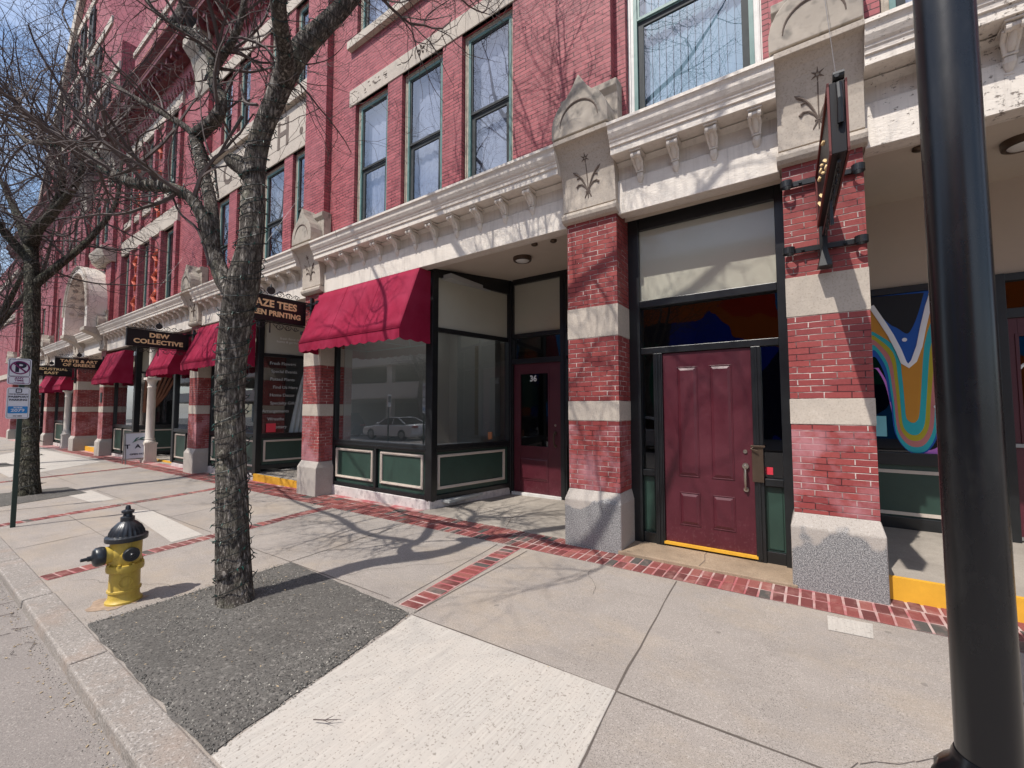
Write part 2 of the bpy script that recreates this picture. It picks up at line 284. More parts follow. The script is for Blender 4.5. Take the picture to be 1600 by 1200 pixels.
# ---------------------------------------------------------------- mesh helpers
def gz(x): return .0105*x
class MB:
    def __init__(s): s.v=[]; s.f=[]
    def add(s,vs,fs):
        n=len(s.v); s.v+= [tuple(a) for a in vs]; s.f+=[tuple(i+n for i in f) for f in fs]; return s
    def box(s,x0,x1,y0,y1,z0,z1):
        return s.add([(x0,y0,z0),(x1,y0,z0),(x1,y1,z0),(x0,y1,z0),(x0,y0,z1),(x1,y0,z1),(x1,y1,z1),(x0,y1,z1)],[(0,3,2,1),(4,5,6,7),(0,1,5,4),(1,2,6,5),(2,3,7,6),(3,0,4,7)])
    def slab(s,pts,z0,z1):   # polygon in xy, z0/z1 numbers or functions
        a=[(p[0],p[1],(z0(p[0]) if callable(z0) else z0)) for p in pts]; b=[(p[0],p[1],(z1(p[0]) if callable(z1) else z1)) for p in pts]; n=len(pts)
        return s.add(a+b,[tuple(range(n-1,-1,-1)),tuple(range(n,2*n))]+[(i,(i+1)%n,(i+1)%n+n,i+n) for i in range(n)])
    def ext(s,poly,fn0,fn1): # extrude 2-D polygon between two maps
        n=len(poly); return s.add([fn0(*p) for p in poly]+[fn1(*p) for p in poly],[tuple(range(n-1,-1,-1)),tuple(range(n,2*n))]+[(i,(i+1)%n,(i+1)%n+n,i+n) for i in range(n)])
    def xext(s,poly,x0,x1): return s.ext(poly,lambda y,z:(x0,y,z),lambda y,z:(x1,y,z))
    def yext(s,poly,y0,y1): return s.ext(poly,lambda x,z:(x,y0,z),lambda x,z:(x,y1,z))
    def tube(s,path,rad,k=8,cap=True,rn=None):
        path=[Vector(p) for p in path]; n=len(path); vs=[]; t=None; nrm=None
        for i,p in enumerate(path):
            d=(path[min(i+1,n-1)]-path[max(i-1,0)]).normalized()
            if nrm is None:
                a=Vector((0,0,1)) if abs(d.z)<.9 else Vector((1,0,0)); nrm=a.cross(d).normalized()
            else: nrm=(nrm-d*nrm.dot(d)).normalized()
            bn=d.cross(nrm); r=rad[i] if isinstance(rad,(list,tuple)) else rad
            for j in range(k):
                th=2*PI*j/k; q=r*(rn(i,th) if rn else 1); vs.append(p+nrm*(q*math.cos(th))+bn*(q*math.sin(th)))
        fs=[(i*k+j,i*k+(j+1)%k,(i+1)*k+(j+1)%k,(i+1)*k+j) for i in range(n-1) for j in range(k)]
        if cap: fs+=[tuple(range(k-1,-1,-1)),tuple((n-1)*k+j for j in range(k))]
        return s.add(vs,fs)
    def lathe(s,prof,c=(0,0,0),k=24,axis='Z',rib=None,ring=False):
        vs=[]
        for (r,h) in prof:
            for j in range(k):
                th=2*PI*j/k; q=r*(rib(th,h) if rib else 1); a,b=q*math.cos(th),q*math.sin(th)
                vs.append({'Z':(c[0]+a,c[1]+b,c[2]+h),'Y':(c[0]+a,c[1]+h,c[2]+b),'X':(c[0]+h,c[1]+a,c[2]+b)}[axis])
        n=len(prof); fs=[(i*k+j,i*k+(j+1)%k,(i+1)*k+(j+1)%k,(i+1)*k+j) for i in range(n-1) for j in range(k)]
        fs+=[tuple(range(k-1,-1,-1)),tuple((n-1)*k+j for j in range(k))] if not ring else [((n-1)*k+j,(n-1)*k+(j+1)%k,(j+1)%k,j) for j in range(k)]
        return s.add(vs,fs)
    def frame(s,x0,x1,z0,z1,w,y0,y1):
        s.box(x0,x0+w,y0,y1,z0,z1); s.box(x1-w,x1,y0,y1,z0,z1); s.box(x0+w,x1-w,y0,y1,z0,z0+w); s.box(x0+w,x1-w,y0,y1,z1-w,z1); return s
    def xf(s,M):
        s.v=[tuple(M@Vector(p)) for p in s.v]; return s
    def build(s,name,mat,parent=None,smooth=False,bevel=0,sub=0,label=None,solid=0,disp=None):
        o_=worg(parent) if parent else Vector((0,0,0))
        me=bpy.data.meshes.new(name); me.from_pydata([(a-o_.x,b-o_.y,c-o_.z) for a,b,c in s.v],[],s.f); me.update()
        me.materials.append(MATS[mat] if isinstance(mat,str) else mat)
        import bmesh
        bm=bmesh.new(); bm.from_mesh(me); bmesh.ops.recalc_face_normals(bm,faces=bm.faces); bm.to_mesh(me); bm.free()
        if smooth:
            me.polygons.foreach_set('use_smooth',[True]*len(me.polygons))
            if smooth!='all': 
                try: me.set_sharp_from_angle(angle=math.radians(38))
                except Exception: pass
        o=bpy.data.objects.new(name,me); C.objects.link(o)
        if parent: o.parent=parent
        if solid: md=o.modifiers.new('s','SOLIDIFY'); md.thickness=solid
        if bevel: md=o.modifiers.new('b','BEVEL'); md.width=bevel; md.segments=2; md.limit_method='ANGLE'; md.harden_normals=False
        if label: o['label']=label
        return o
def worg(o):
    v=Vector((0,0,0))
    while o: v+=o.location; o=o.parent
    return v
def tag(o,label=None,cat=None,group=None,kind=None):
    for k,v in (('label',label),('category',cat),('group',group),('kind',kind)):
        if v: o[k]=v
    return o
def thing(name,loc,label,cat,group=None):
    o=bpy.data.objects.new(name,None); C.objects.link(o); o.location=loc; o.empty_display_size=.2; return tag(o,label,cat,group)
def copyt(o,parent=None):
    c=o.copy(); C.objects.link(c)
    if parent: c.parent=parent
    for ch in o.children: copyt(ch,c)
    return c
def st(mb,name,mat,**k): return tag(mb.build(name,mat,**k),kind='structure')
def text(name,body,size,mat,parent,loc,ang=0,ext=.003,off=0,align='CENTER',sx=1,tilt=PI/2,label=None,spc=1):
    cu=bpy.data.curves.new(name,'FONT'); cu.body=body; cu.size=size; cu.extrude=ext; cu.offset=off; cu.align_x=align; cu.align_y='CENTER'; cu.resolution_u=3; cu.space_character=spc
    t=bpy.data.objects.new(name,cu); C.objects.link(t); bpy.context.view_layer.update()
    me=bpy.data.meshes.new_from_object(t.evaluated_get(bpy.context.evaluated_depsgraph_get())); bpy.data.objects.remove(t)
    M=Matrix.Rotation(ang,4,'Z')@Matrix.Rotation(tilt,4,'X')@Matrix.Diagonal((sx,1,1,1)); M=Matrix.Translation(Vector(loc)-(worg(parent) if parent else Vector()))@M
    me.transform(M); me.materials.clear(); me.materials.append(MATS[mat]); me.name=name
    o=bpy.data.objects.new(name,me); C.objects.link(o); o.parent=parent
    if label: o['label']=label
    return o
# ---------------------------------------------------------------- ground, road, kerb, pavement
def sheet(x0,x1,y0,y1,dz,nx=1):
    m=MB()
    xs=[x0+(x1-x0)*i/nx for i in range(nx+1)]
    for a,b in zip(xs,xs[1:]): m.add([(a,y0,gz(a)+dz),(b,y0,gz(b)+dz),(b,y1,gz(b)+dz),(a,y1,gz(a)+dz)],[(0,1,2,3)])
    return m
st(sheet(-140,60,-9.0,.76,-.07),'road','road_asphalt')
g=MB(); g.add([(-400,-300,-6),(300,-300,-1),(300,300,-1),(-400,300,-6)],[(0,1,2,3)]); st(g,'ground','asphalt_pit')
st(sheet(-140,40,.93,9.5,0),'pavement','sidewalk')
st(sheet(-140,40,-16,-9.2,0),'pavement','sidewalk')
# kerbstones
k=MB(); x=-.35
while x>-70:
    l=R.uniform(1.7,2.1); a,b=x-l+.012,x
    j=lambda:R.uniform(-.006,.006)
    k.add([(a,.735+j(),gz(a)-.2),(b,.735+j(),gz(b)-.2),(b,.95,gz(b)-.2),(a,.95,gz(a)-.2),(a,.75+j(),gz(a)+.006),(b,.75+j(),gz(b)+.006),(b,.95+j(),gz(b)+.008),(a,.95+j(),gz(a)+.008)],[(0,3,2,1),(4,5,6,7),(0,1,5,4),(1,2,6,5),(2,3,7,6),(3,0,4,7)]); x-=l
x=-.34
while x<12:
    b=x+1.9; k.add([(x,.735,gz(x)-.2),(b,.735,gz(b)-.2),(b,.95,gz(b)-.2),(x,.95,gz(x)-.2),(x,.75,gz(x)+.006),(b,.75,gz(b)+.006),(b,.95,gz(b)+.008),(x,.95,gz(x)+.008)],[(0,3,2,1),(4,5,6,7),(0,1,5,4),(1,2,6,5),(2,3,7,6),(3,0,4,7)]); x=b+.012
st(k,'kerb','granite_kerb',bevel=.014)
k=MB(); k.slab([(-100,-9.2),(40,-9.2),(40,-9.0),(-100,-9.0)],lambda x:gz(x)-.2,lambda x:gz(x)+.006); st(k,'kerb','granite_kerb')
def quadsheet(pts,dz): 
    m=MB(); m.add([(p[0],p[1],gz(p[0])+dz) for p in pts],[tuple(range(len(pts)))]); return m
# white concrete slab, pale patches
m=MB(); m.slab([(-2.43,.96),(-.84,.96),(-.985,2.50),(-2.70,2.485)],lambda x:gz(x)-.02,lambda x:gz(x)+.007); tag(m.build('concrete_slab','white_slab',bevel=.006),kind='structure')
for pts in ([(-9.64,2.37),(-9.40,2.64),(-6.86,2.51),(-6.80,2.14)],[(-12.48,2.16),(-12.99,2.59),(-11.2,2.57),(-11.1,2.24)],[(.07,4.31),(.35,4.33),(.33,4.06),(.07,4.04)],[(-32,4.3),(-20.5,4.3),(-17.6,1.9),(-26,1.9)]):
    tag(quadsheet(pts,.004).build('concrete_patch','white_slab'),kind='structure')
# tree pit filled with crumbly asphalt, heaped a little at the trunk
def pit(cx,cy,poly,name='tree_pit',n=46,amp=.016):
    m=MB(); (ax,ay),(bx,by),(cx2,cy2),(dx,dy)=poly; V=[]
    for i in range(n+1):
        for j in range(n+1):
            s,t=i/n,j/n; x=(1-t)*((1-s)*ax+s*bx)+t*((1-s)*dx+s*cx2); y=(1-t)*((1-s)*ay+s*by)+t*((1-s)*dy+s*cy2)
            e=min(s,1-s,t,1-t); e=min(1,e/.06); h=.006+e*(.008+amp*(noise.noise(Vector((x*3,y*3,1)))+.5*noise.noise(Vector((x*14,y*14,4)))))
            h+=e*.05*math.exp(-((x-cx)**2+(y-cy)**2)/.10)+e*.012*noise.noise(Vector((x*1.6,y*1.6,7)))
            if e==0 : x+=.02*noise.noise(Vector((x*6,y*6,9))); y+=.02*noise.noise(Vector((y*6,x*6,9)))
            V.append((x,y,gz(x)+max(h,.005)))
    F=[(i*(n+1)+j,(i+1)*(n+1)+j,(i+1)*(n+1)+j+1,i*(n+1)+j+1) for i in range(n) for j in range(n)]
    m.add(V,F); return tag(m.build(name,'asphalt_pit',smooth='all'),kind='structure')
pit(-4.08,1.77,[(-4.72,.955),(-2.445,.955),(-2.735,2.50),(-4.76,2.60)])
pit(-13.25,1.7,[(-14.2,1.1),(-12.05,1.1),(-12.6,2.45),(-14.0,2.40)],n=16)
pit(-22.3,1.7,[(-23.2,1.1),(-21.2,1.1),(-21.4,2.45),(-23.2,2.40)],n=10)
# joints between slabs
J=MB()
def joint(a,b,wd=.012,dz=.003):
    a=Vector(a);b=Vector(b); d=(b-a); n=max(1,int(d.length/.25)); nn=Vector((-d.y,d.x)).normalized(); pr=None
    for i in range(n+1):
        p=a+d*(i/n)+nn*R.uniform(-.005,.005); h=wd*R.uniform(.22,.5); q=[(p.x+nn.x*h,p.y+nn.y*h,gz(p.x)+dz),(p.x-nn.x*h,p.y-nn.y*h,gz(p.x)+dz)]
        if pr: J.add([pr[0],pr[1],q[1],q[0]],[(0,1,2,3)])
        pr=q
joint((-2.70,2.497),(2.5,2.50),.016); joint((-.985,2.5),(-1.10,4.37),.016); joint((-.985,2.5),(-.84,.96),.014); joint((-8.12,.96),(-8.9,4.5)); joint((-10.3,.96),(-10.75,1.0))
joint((-6.4,2.60),(-3.1,2.60)); joint((-6.9,2.62),(-12.9,2.66)); joint((-4.78,2.6),(-4.95,4.45)); joint((-6.3,1.72),(-10,1.75),.01); joint((-14.2,2.6),(-30,2.7)); joint((-16.5,1),(-17,4.4)); joint((-2.72,2.52),(-2.78,4.35),.014); joint((-3.0,2.55),(-3.22,4.35),.014)
joint((-.1,.96),(.1,2.5),.012); joint((.9,2.5),(.95,4.3),.012)
for (a,b) in (((-13.1,2.5),(-13.4,4.4)),): joint(a,b)
# cracks in the recess floor
def crack(pts,wd=.006,dz=.006):
    for a,b in zip(pts,pts[1:]): joint(a,b,wd,dz)

def crackline(x,y,a,l):
    while l>0: 
        b=(x+.09*math.cos(a),y+.09*math.sin(a)); joint((x,y),b,.0045,.0045); x,y=b; a+=R.uniform(-.5,.5); l-=.09
crackline(-3.9,2.7,1.2,1.5); crackline(.1,2.55,1.1,1.1); crackline(-6.1,1.1,.9,1.3); crackline(-1.9,4.2,-1.5,.6); crackline(-8.6,1.2,1.6,1.2)
st(J,'pavement_joint','joint_grime')
# brick paving bands
PB=MB(); PM=MB()
def brick(cx,cy,l,wd,ang,dz=.010):
    l-=R.uniform(.012,.02); wd-=R.uniform(.012,.02); ang+=R.uniform(-.02,.02); ca,sa=math.cos(ang),math.sin(ang); z=gz(cx)+dz+R.uniform(-.003,.003); tx,ty=R.uniform(-.01,.01),R.uniform(-.01,.01)
    vs=[]
    for (f,zz) in ((1,-.03),(1,-.004),(.93,0)):
        for (a,b) in ((-1,-1),(1,-1),(1,1),(-1,1)):
            u,v=a*l/2*(f if f==1 else 1-.008/l*2),b*wd/2*(f if f==1 else 1-.008/wd*2); vs.append((cx+u*ca-v*sa,cy+u*sa+v*ca,z+zz+u*tx+v*ty))
    PB.add(vs,[(8,9,10,11)]+[(i,(i+1)%4,(i+1)%4+4,i+4) for i in range(4)]+[(4+i,4+(i+1)%4,(i+1)%4+8,i+8) for i in range(4)])
def bandrow(x0,x1,yf,l=.2,wd=.1):
    x=x0
    while x<x1: brick(x+wd/2,yf(x)+l/2,l,wd,PI/2); x+=wd+.002
fy=lambda x:4.385-.006*x if x>-9 else 4.385-.009*x-.027
bandrow(-30,2.4,lambda x:fy(x)); bandrow(-30,2.4,lambda x:fy(x)+.204)
for a,b,c in ((-8.0,-2.5,.18),(-13.95,-8.7,.18),(.52,2.4,.2)): bandrow(a,b,lambda x:fy(x)+.408,c)
PM.add([(-45,4.66,gz(-45)+.004),(2.4,4.375,gz(2.4)+.004),(2.4,5.2,gz(2.4)+.004),(-45,5.3,gz(-45)+.004)],[(0,1,2,3)])
def strip(a,b,wd=.2,n=None):
    a=Vector(a);b=Vector(b);d=b-a;ang=math.atan2(d.y,d.x);n=int(d.length/.102)
    for i in range(n):
        p=a+d*((i+.5)/n); brick(p.x,p.y,.1,wd,ang)
    q=Vector((-d.y,d.x)).normalized()*(wd/2+.008); PM.add([(p.x,p.y,gz(p.x)+.0045) for p in (a-q,b-q,b+q,a+q)],[(0,1,2,3)])
strip((-2.835,2.56),(-3.0,4.37)); strip((-6.42,.96),(-6.93,4.42)); strip((-10.03,.96),(-10.85,4.44)); strip((-16.3,.96),(-17.4,4.5)); strip((-4.83,2.6),(-4.9,2.65),.1) if 0 else None
st(PB,'brick_paving','paver_brick'); st(PM,'brick_paving','paver_mortar')
# recess floors and doorsteps
m=MB(); m.slab([(-5.3,4.985),(-2.40,4.96),(-2.40,7.1),(-4.95,7.1)],-.2,lambda x:.022+gz(x)*.9); st(m,'entrance_floor','recess_floor',bevel=.008)
J=MB()
def rc(pts):
    for a,b in zip(pts,pts[1:]):
        a=Vector(a);b=Vector(b);n=Vector((-(b-a).y,(b-a).x)).normalized()*.003; J.add([(p.x,p.y,.022+gz(p.x)*.9+.003) for p in (a-n,b-n,b+n,a+n)],[(0,1,2,3)])
rc([(-4.9,5.6),(-4.5,5.7),(-4.2,5.62),(-3.8,5.8),(-3.3,5.9),(-2.6,5.75)]); rc([(-3.8,5.8),(-3.75,5.4),(-3.55,5.0)]); rc([(-4.5,5.7),(-4.3,6.3),(-4.1,6.9)])
for p in ((-.98,4.8),):
    for a,b in (((-.98,4.79),(-.96,5.0)),((-.96,5.0),(-1.0,5.2)),((-1.0,5.2),(-.97,5.5))):
        a=Vector(a);b=Vector(b);J.add([(a.x,a.y,.033),(b.x,b.y,.033),(b.x+.006,b.y,.033),(a.x+.006,a.y,.033)],[(0,1,2,3)])
st(J,'floor_crack','carving_shadowed_stone')
m=MB(); m.slab([(-1.84,4.79),(-.13,4.79),(-.13,5.56),(-1.84,5.56)],-.2,lambda x:.03); st(m,'doorstep','doorstep',bevel=.01)
def ystep(x0,x1,y,z,dep=2.3,h=.2):
    m=MB(); m.slab([(x0,y+.012),(x1,y+.012),(x1,y+dep),(x0,y+dep)],z-h-.1,z); st(m,'entrance_floor','recess_floor',bevel=.006)
    m=MB(); m.box(x0,x1,y,y+.01,z-h-.1,z-.006); m.box(x0,x1,y,y+.05,z-.006,z+.004); st(m,'step_edge','yellow_paint')
ystep(.48,6.9,4.95,.20); ystep(-11.25,-8.68,5.13,.05,2.2,.2); ystep(-27.6,-23.9,5.2,-.08,2.6,.2); ystep(-20.6,-16.85,5.45,-.14,1.7,.1)
# ---------------------------------------------------------------- the brick building
BLD=thing('brick_building',(-15,4.8,0),'long red brick commercial building with cream cornice, stone piers and shopfronts along the pavement','building')
def P_(name,mb,mat,parent=None,**k): return mb.build(name,mat,parent or BLD,**k)
def wall(x0,x1,z0,z1,y,holes,dep=.14,y2=None):
    xs=sorted({x0,x1,*[h[0] for h in holes],*[h[1] for h in holes]}); zs=sorted({z0,z1,*[h[2] for h in holes],*[h[3] for h in holes]})
    xs=[a for a in xs if x0<=a<=x1]; zs=[a for a in zs if z0<=a<=z1]; m=MB()
    for a,b in zip(xs,xs[1:]):
        for c,d in zip(zs,zs[1:]):
            if not any(h[0]<(a+b)/2<h[1] and h[2]<(c+d)/2<h[3] for h in holes): m.add([(a,y,c),(b,y,c),(b,y,d),(a,y,d)],[(0,1,2,3)])
    for a,b,c,d in holes:
        Y=y+dep; m.add([(a,y,c),(a,Y,c),(a,Y,d),(a,y,d)],[(0,1,2,3)]); m.add([(b,y,c),(b,Y,c),(b,Y,d),(b,y,d)],[(0,1,2,3)]); m.add([(a,y,d),(b,y,d),(b,Y,d),(a,Y,d)],[(0,1,2,3)]); m.add([(a,y,c),(b,y,c),(b,Y,c),(a,Y,c)],[(0,1,2,3)])
    return m
def window(x0,x1,z0,z1,y=5.0,blind='lace_curtain',casing='weathered_wood',trim='teal_frame',meet=None,kind=0,arch=False):
    yc=y+.085; h=z1-z0; mz=meet or z0+h*.47; o=.002
    m=MB(); m.frame(x0+o,x1-o,z0+o,z1-o,.075,yc,yc+.10); m.frame(x0+.02,x1-.02,z0+o,z1-.02,.02,yc-.012,yc)
    W=P_('window',m,casing)
    a,b,c,d=x0+.078,x1-.078,z0+.078,z1-.078
    m=MB(); m.frame(a,b,c,d,.045,yc-.006,yc+.05); P_('window_frame',m,trim,W)
    a+=.047;b-=.047;c+=.047;d-=.047
    m=MB(); m.frame(a,b,mz,d,.028,yc+.012,yc+.04); m.box(a,b,yc-.002,yc+.03,mz-.022,mz-.001); P_('upper_sash',m,trim if kind else 'dark_screen',W)
    m=MB(); m.frame(a,b,c,mz-.024,.07,yc+.03,yc+.06); P_('lower_sash',m,'dark_screen',W)
    m=MB(); m.add([(a+.01,yc+.026,mz+.01),(b-.01,yc+.026,mz+.01),(b-.01,yc+.026,d-.01),(a+.01,yc+.026,d-.01)],[(0,1,2,3)]); m.add([(a+.03,yc+.046,c+.03),(b-.03,yc+.046,c+.03),(b-.03,yc+.046,mz-.05),(a+.03,yc+.046,mz-.05)],[(0,1,2,3)]); P_('pane',m,'upper_glass',W)
    m=MB(); n=max(6,int((b-a)/.035)); vs=[]
    if kind==1:
        x=a-.03
        while x<b: m.add([(x,yc+.17,c-.03),(x+.082,yc+.15,c-.03),(x+.082,yc+.15,d),(x,yc+.17,d)],[(0,1,2,3)]); x+=.084
    else:
        for i in range(n+1):
            x=a-.03+(b-a+.06)*i/n; q=yc+.17+.007*math.sin(i*1.3+x0*3)+R.uniform(-.002,.002); vs+=[(x,q,c-.05),(x,q+R.uniform(-.003,.003),d)]
        m.add(vs,[(2*i,2*i+2,2*i+3,2*i+1) for i in range(n)])
    P_('blind' if kind==1 else 'curtain',m,blind,W,smooth=False)
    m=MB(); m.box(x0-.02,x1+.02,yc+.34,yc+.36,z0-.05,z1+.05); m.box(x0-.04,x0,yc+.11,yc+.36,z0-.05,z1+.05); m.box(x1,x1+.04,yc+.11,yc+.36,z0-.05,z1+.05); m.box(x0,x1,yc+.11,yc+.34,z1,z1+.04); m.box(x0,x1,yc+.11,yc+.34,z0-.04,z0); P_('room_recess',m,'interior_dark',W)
    return W
# --- piers
def pier(x0,x1,zb,top=4.0,near=False,yb=6.0):
    g0=zb-.3
    m=MB(); yb2=yb
    e=.055
    m.add([(x0-.03,4.80,g0),(x1+.03,4.80,g0),(x1+.03,yb2,g0),(x0-.03,yb2,g0),(x0-.03,4.80,zb+.56),(x1+.03,4.80,zb+.56),(x1+.03,yb2,zb+.56),(x0-.03,yb2,zb+.56),(x0,4.87,zb+.68),(x1,4.87,zb+.68),(x1,yb2,zb+.68),(x0,yb2,zb+.68)],
      [(0,3,2,1),(0,1,5,4),(1,2,6,5),(2,3,7,6),(3,0,4,7),(4,5,9,8),(5,6,10,9),(6,7,11,10),(7,4,8,11),(8,9,10,11)])
    S_=MB(); S_.box(x0+.001,x1-.001,4.871,yb2,zb+.68,1.5); S_.box(x0+.001,x1-.001,4.871,yb2,1.735,2.52); S_.box(x0+.001,x1-.001,4.871,yb2,2.90,top+.05)
    p=P_('pier',S_,'brick_lower'); m.build('pier_base','granite_base',p,bevel=.012)
    for c,d in ((1.5,1.735),(2.52,2.90)):
        m=MB(); m.box(x0-.004,x1+.004,4.866,yb2-.003,c,d); m.build('stone_band','limestone',p,bevel=.003)
    cap(x0-.02,x1+.02,p); pediment(x0-.06,x1+.02,p); return p
PROF=[(4.805,4.14),(4.80,4.30),(4.785,4.46),(4.765,4.56),(4.735,4.66),(4.70,4.75),(4.655,4.83),(4.60,4.89)]
def capy(z):
    for (a,b),(c,d) in zip(PROF,PROF[1:]):
        if b<=z<=d: return a+(c-a)*(z-b)/(d-b)
    return PROF[0][0]
def cap(x0,x1,p):
    m=MB(); m.xext([(5.04,4.13)]+PROF+[(4.545,4.90),(4.54,4.95),(5.04,4.95)],x0,x1)
    m.xext([(5.04,4.0),(4.86,4.0),(4.815,4.01),(4.785,4.04),(4.775,4.08),(4.785,4.118),(5.04,4.118)],x0-.015,x1+.015)
    o=m.build('capital','limestone',p,bevel=.004)
    cx=(x0+x1)/2; m=MB()
    def st_(pts,r0,r1=None):
        ps=[(cx+a,capy(z)-.0005,z) for a,z in pts]; n=len(ps); rr=[r0+(((r1 if r1 is not None else r0)-r0)*i/(n-1)) for i in range(n)]; m.tube(ps,rr,6)
    for s in (-1,1):
        st_([(0,4.33),(s*.035,4.43),(s*.07,4.50),(s*.115,4.555),(s*.155,4.585)],.008,.016); st_([(s*.155,4.585),(s*.185,4.61)],.016,.001)
        st_([(0,4.33),(s*.03,4.39),(s*.075,4.435),(s*.12,4.44),(s*.145,4.415)],.008,.017); st_([(s*.07,4.50),(s*.10,4.525),(s*.135,4.515)],.008,.012)
        st_([(s*.01,4.33),(s*.045,4.26)],.010,.006)
    st_([(0,4.26),(0,4.33),(0,4.45),(0,4.56),(0,4.66)],.006); st_([(-.03,4.335),(.03,4.335)],.010); st_([(0,4.33),(0,4.25)],.009,.005)
    for i in range(6):
        a=PI/6+i*PI/3; st_([(.012*math.cos(a),4.72+.012*math.sin(a)),(.034*math.cos(a),4.72+.034*math.sin(a)),(.056*math.cos(a),4.72+.056*math.sin(a))],.010,.002)
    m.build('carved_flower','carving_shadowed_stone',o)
def pediment(x0,x1,p):
    w=x1-x0; cx=(x0+x1)/2; h=lambda t:t
    L_=[(0,5.0),(0,5.16),(.03*w,5.26),(.10*w,5.36),(.19*w,5.43),(.27*w,5.47),(.36*w,5.55),(.5*w,5.72)]
    poly=[(x0+a,z) for a,z in L_]+[(x1-a,z) for a,z in reversed(L_[:-1])]
    m=MB(); m.yext(poly,4.575,4.86); m.box(x0+.02,x1-.02,4.44,4.50,4.958,5.0) if 0 else None
    m.box(x0+.01,x1-.01,4.60,4.86,4.955,5.0)
    o=m.build('pediment','limestone_grey',p,bevel=.01)
    b=MB(); b.xext([(4.835,4.955),(4.835,5.5),(4.79,5.56),(4.79,5.64),(4.845,5.66),(4.995,5.66),(4.995,4.955)],x0+.02,x1+.03); b.build('pediment_block','limestone_grey',o,bevel=.006)
    a=MB(); n=16; r=.235*w/.7
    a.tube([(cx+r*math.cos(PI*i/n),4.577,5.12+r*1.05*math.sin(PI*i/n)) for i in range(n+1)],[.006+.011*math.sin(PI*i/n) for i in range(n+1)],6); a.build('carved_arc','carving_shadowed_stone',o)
def cornice(x0,x1,br,zoff=0):
    m=MB(); cy=lambda L:[(4.54+(a-4.455)*.8 if a<4.9 else a,b) for a,b in L]; m.xext(cy([(5.03,4.62),(4.62,4.60),(4.60,4.605),(4.60,4.685),(4.575,4.69),(4.575,4.70),(4.57,4.725),(4.555,4.74),(4.555,4.755),(4.53,4.775),(4.50,4.82),(4.49,4.87),(4.47,4.895),(4.455,4.90),(4.455,4.935),(5.03,4.965)]),x0,x1)
    c=P_('cornice',m,'cream_paint')
    m=MB(); m.box(x0,x1,4.925,5.04,4.40,4.62); m.xext([(4.925,4.40),(4.90,4.40),(4.885,4.385),(4.885,3.985),(4.895,3.98),(5.02,3.98),(5.02,4.01),(5.17,4.03),(5.17,4.40)],x0,x1); m.xext([(4.925,4.56),(4.86,4.60),(4.925,4.60)],x0,x1); m.build('frieze','cream_paint',c)
    q=MB()
    q.xext([(4.925,4.598),(4.925,4.582),(4.63,4.582),(4.63,4.598)],-.066,.066)
    q.xext([(4.925,4.56),(4.74,4.582),(4.66,4.575),(4.66,4.54),(4.72,4.53),(4.76,4.50),(4.79,4.465),(4.83,4.42),(4.86,4.38),(4.875,4.33),(4.89,4.28),(4.925,4.285)],-.03,.03)
    for sx in (-.04,.04): q.tube([(sx-.016,4.675,4.548),(sx+.016,4.675,4.548)],.034,12); q.tube([(sx-.012,4.70,4.548),(sx-.005,4.79,4.50),(sx*.7,4.84,4.41)],[.018,.02,.012],7)
    q.tube([(0,4.70,4.56),(0,4.735,4.53),(0,4.79,4.475),(0,4.825,4.43)],[.012,.026,.030,.018],8); q.tube([(-.042,4.835,4.415),(0,4.825,4.410),(.042,4.835,4.415)],.012,7)
    q.tube([(0,4.845,4.40),(0,4.86,4.36),(0,4.88,4.31),(0,4.895,4.285)],[.036,.042,.028,.014],9); q.tube([(-.026,4.885,4.278),(.026,4.885,4.278)],.016,8)
    q.v=[(a,4.925-(4.925-b)*.84,c_) for a,b,c_ in q.v]; k0=None
    for x in br:
        if k0 is None: k0=q.build('cornice_bracket','cream_clean',c,bevel=.004); k0.location=(x,0,0)
        else: k=k0.copy(); C.objects.link(k); k.parent=c; k.location=(x,0,0)
    # move template vertices: they were authored around world x=0
    return c
def rng(a,b,s):
    n=int((b-a)/s); return [a+(b-a-n*s)/2+s*(i+.5) for i in range(n)]
PIERS=[(-.14,.48,0.0),(-2.49,-1.83,-.02),(-8.64,-8.02,-.09),(-14.62,-14.02,-.15),(-23.95,-23.3,-.25),(-28.4,-27.6,-.29),(-34.9,-34.2,-.36),(-41,-40.3,-.42),(-47,-46.3,-.48),(6.9,7.6,.05)]
for i,(a,b,z) in enumerate(PIERS): pier(a,b,z,yb=6.0 if a<-.3 or a>1 else 5.6)
cornice(-1.81,-.16,[-1.53,-1.13,-.74,-.34]); cornice(-8.0,-2.51,[-7.62+.46*i for i in range(11)]); cornice(.50,6.87,rng(.5,6.88,.46)); cornice(-14.0,-8.66,rng(-14,-8.66,.46)); cornice(-23.28,-14.64,rng(-23.28,-14.64,.46)); cornice(-34.18,-28.42,rng(-34.18,-28.42,.46)); cornice(-40.28,-34.92,rng(-40.28,-34.92,.5)); cornice(-46.28,-41.02,[])
cornice(-27.58,-23.97,[])
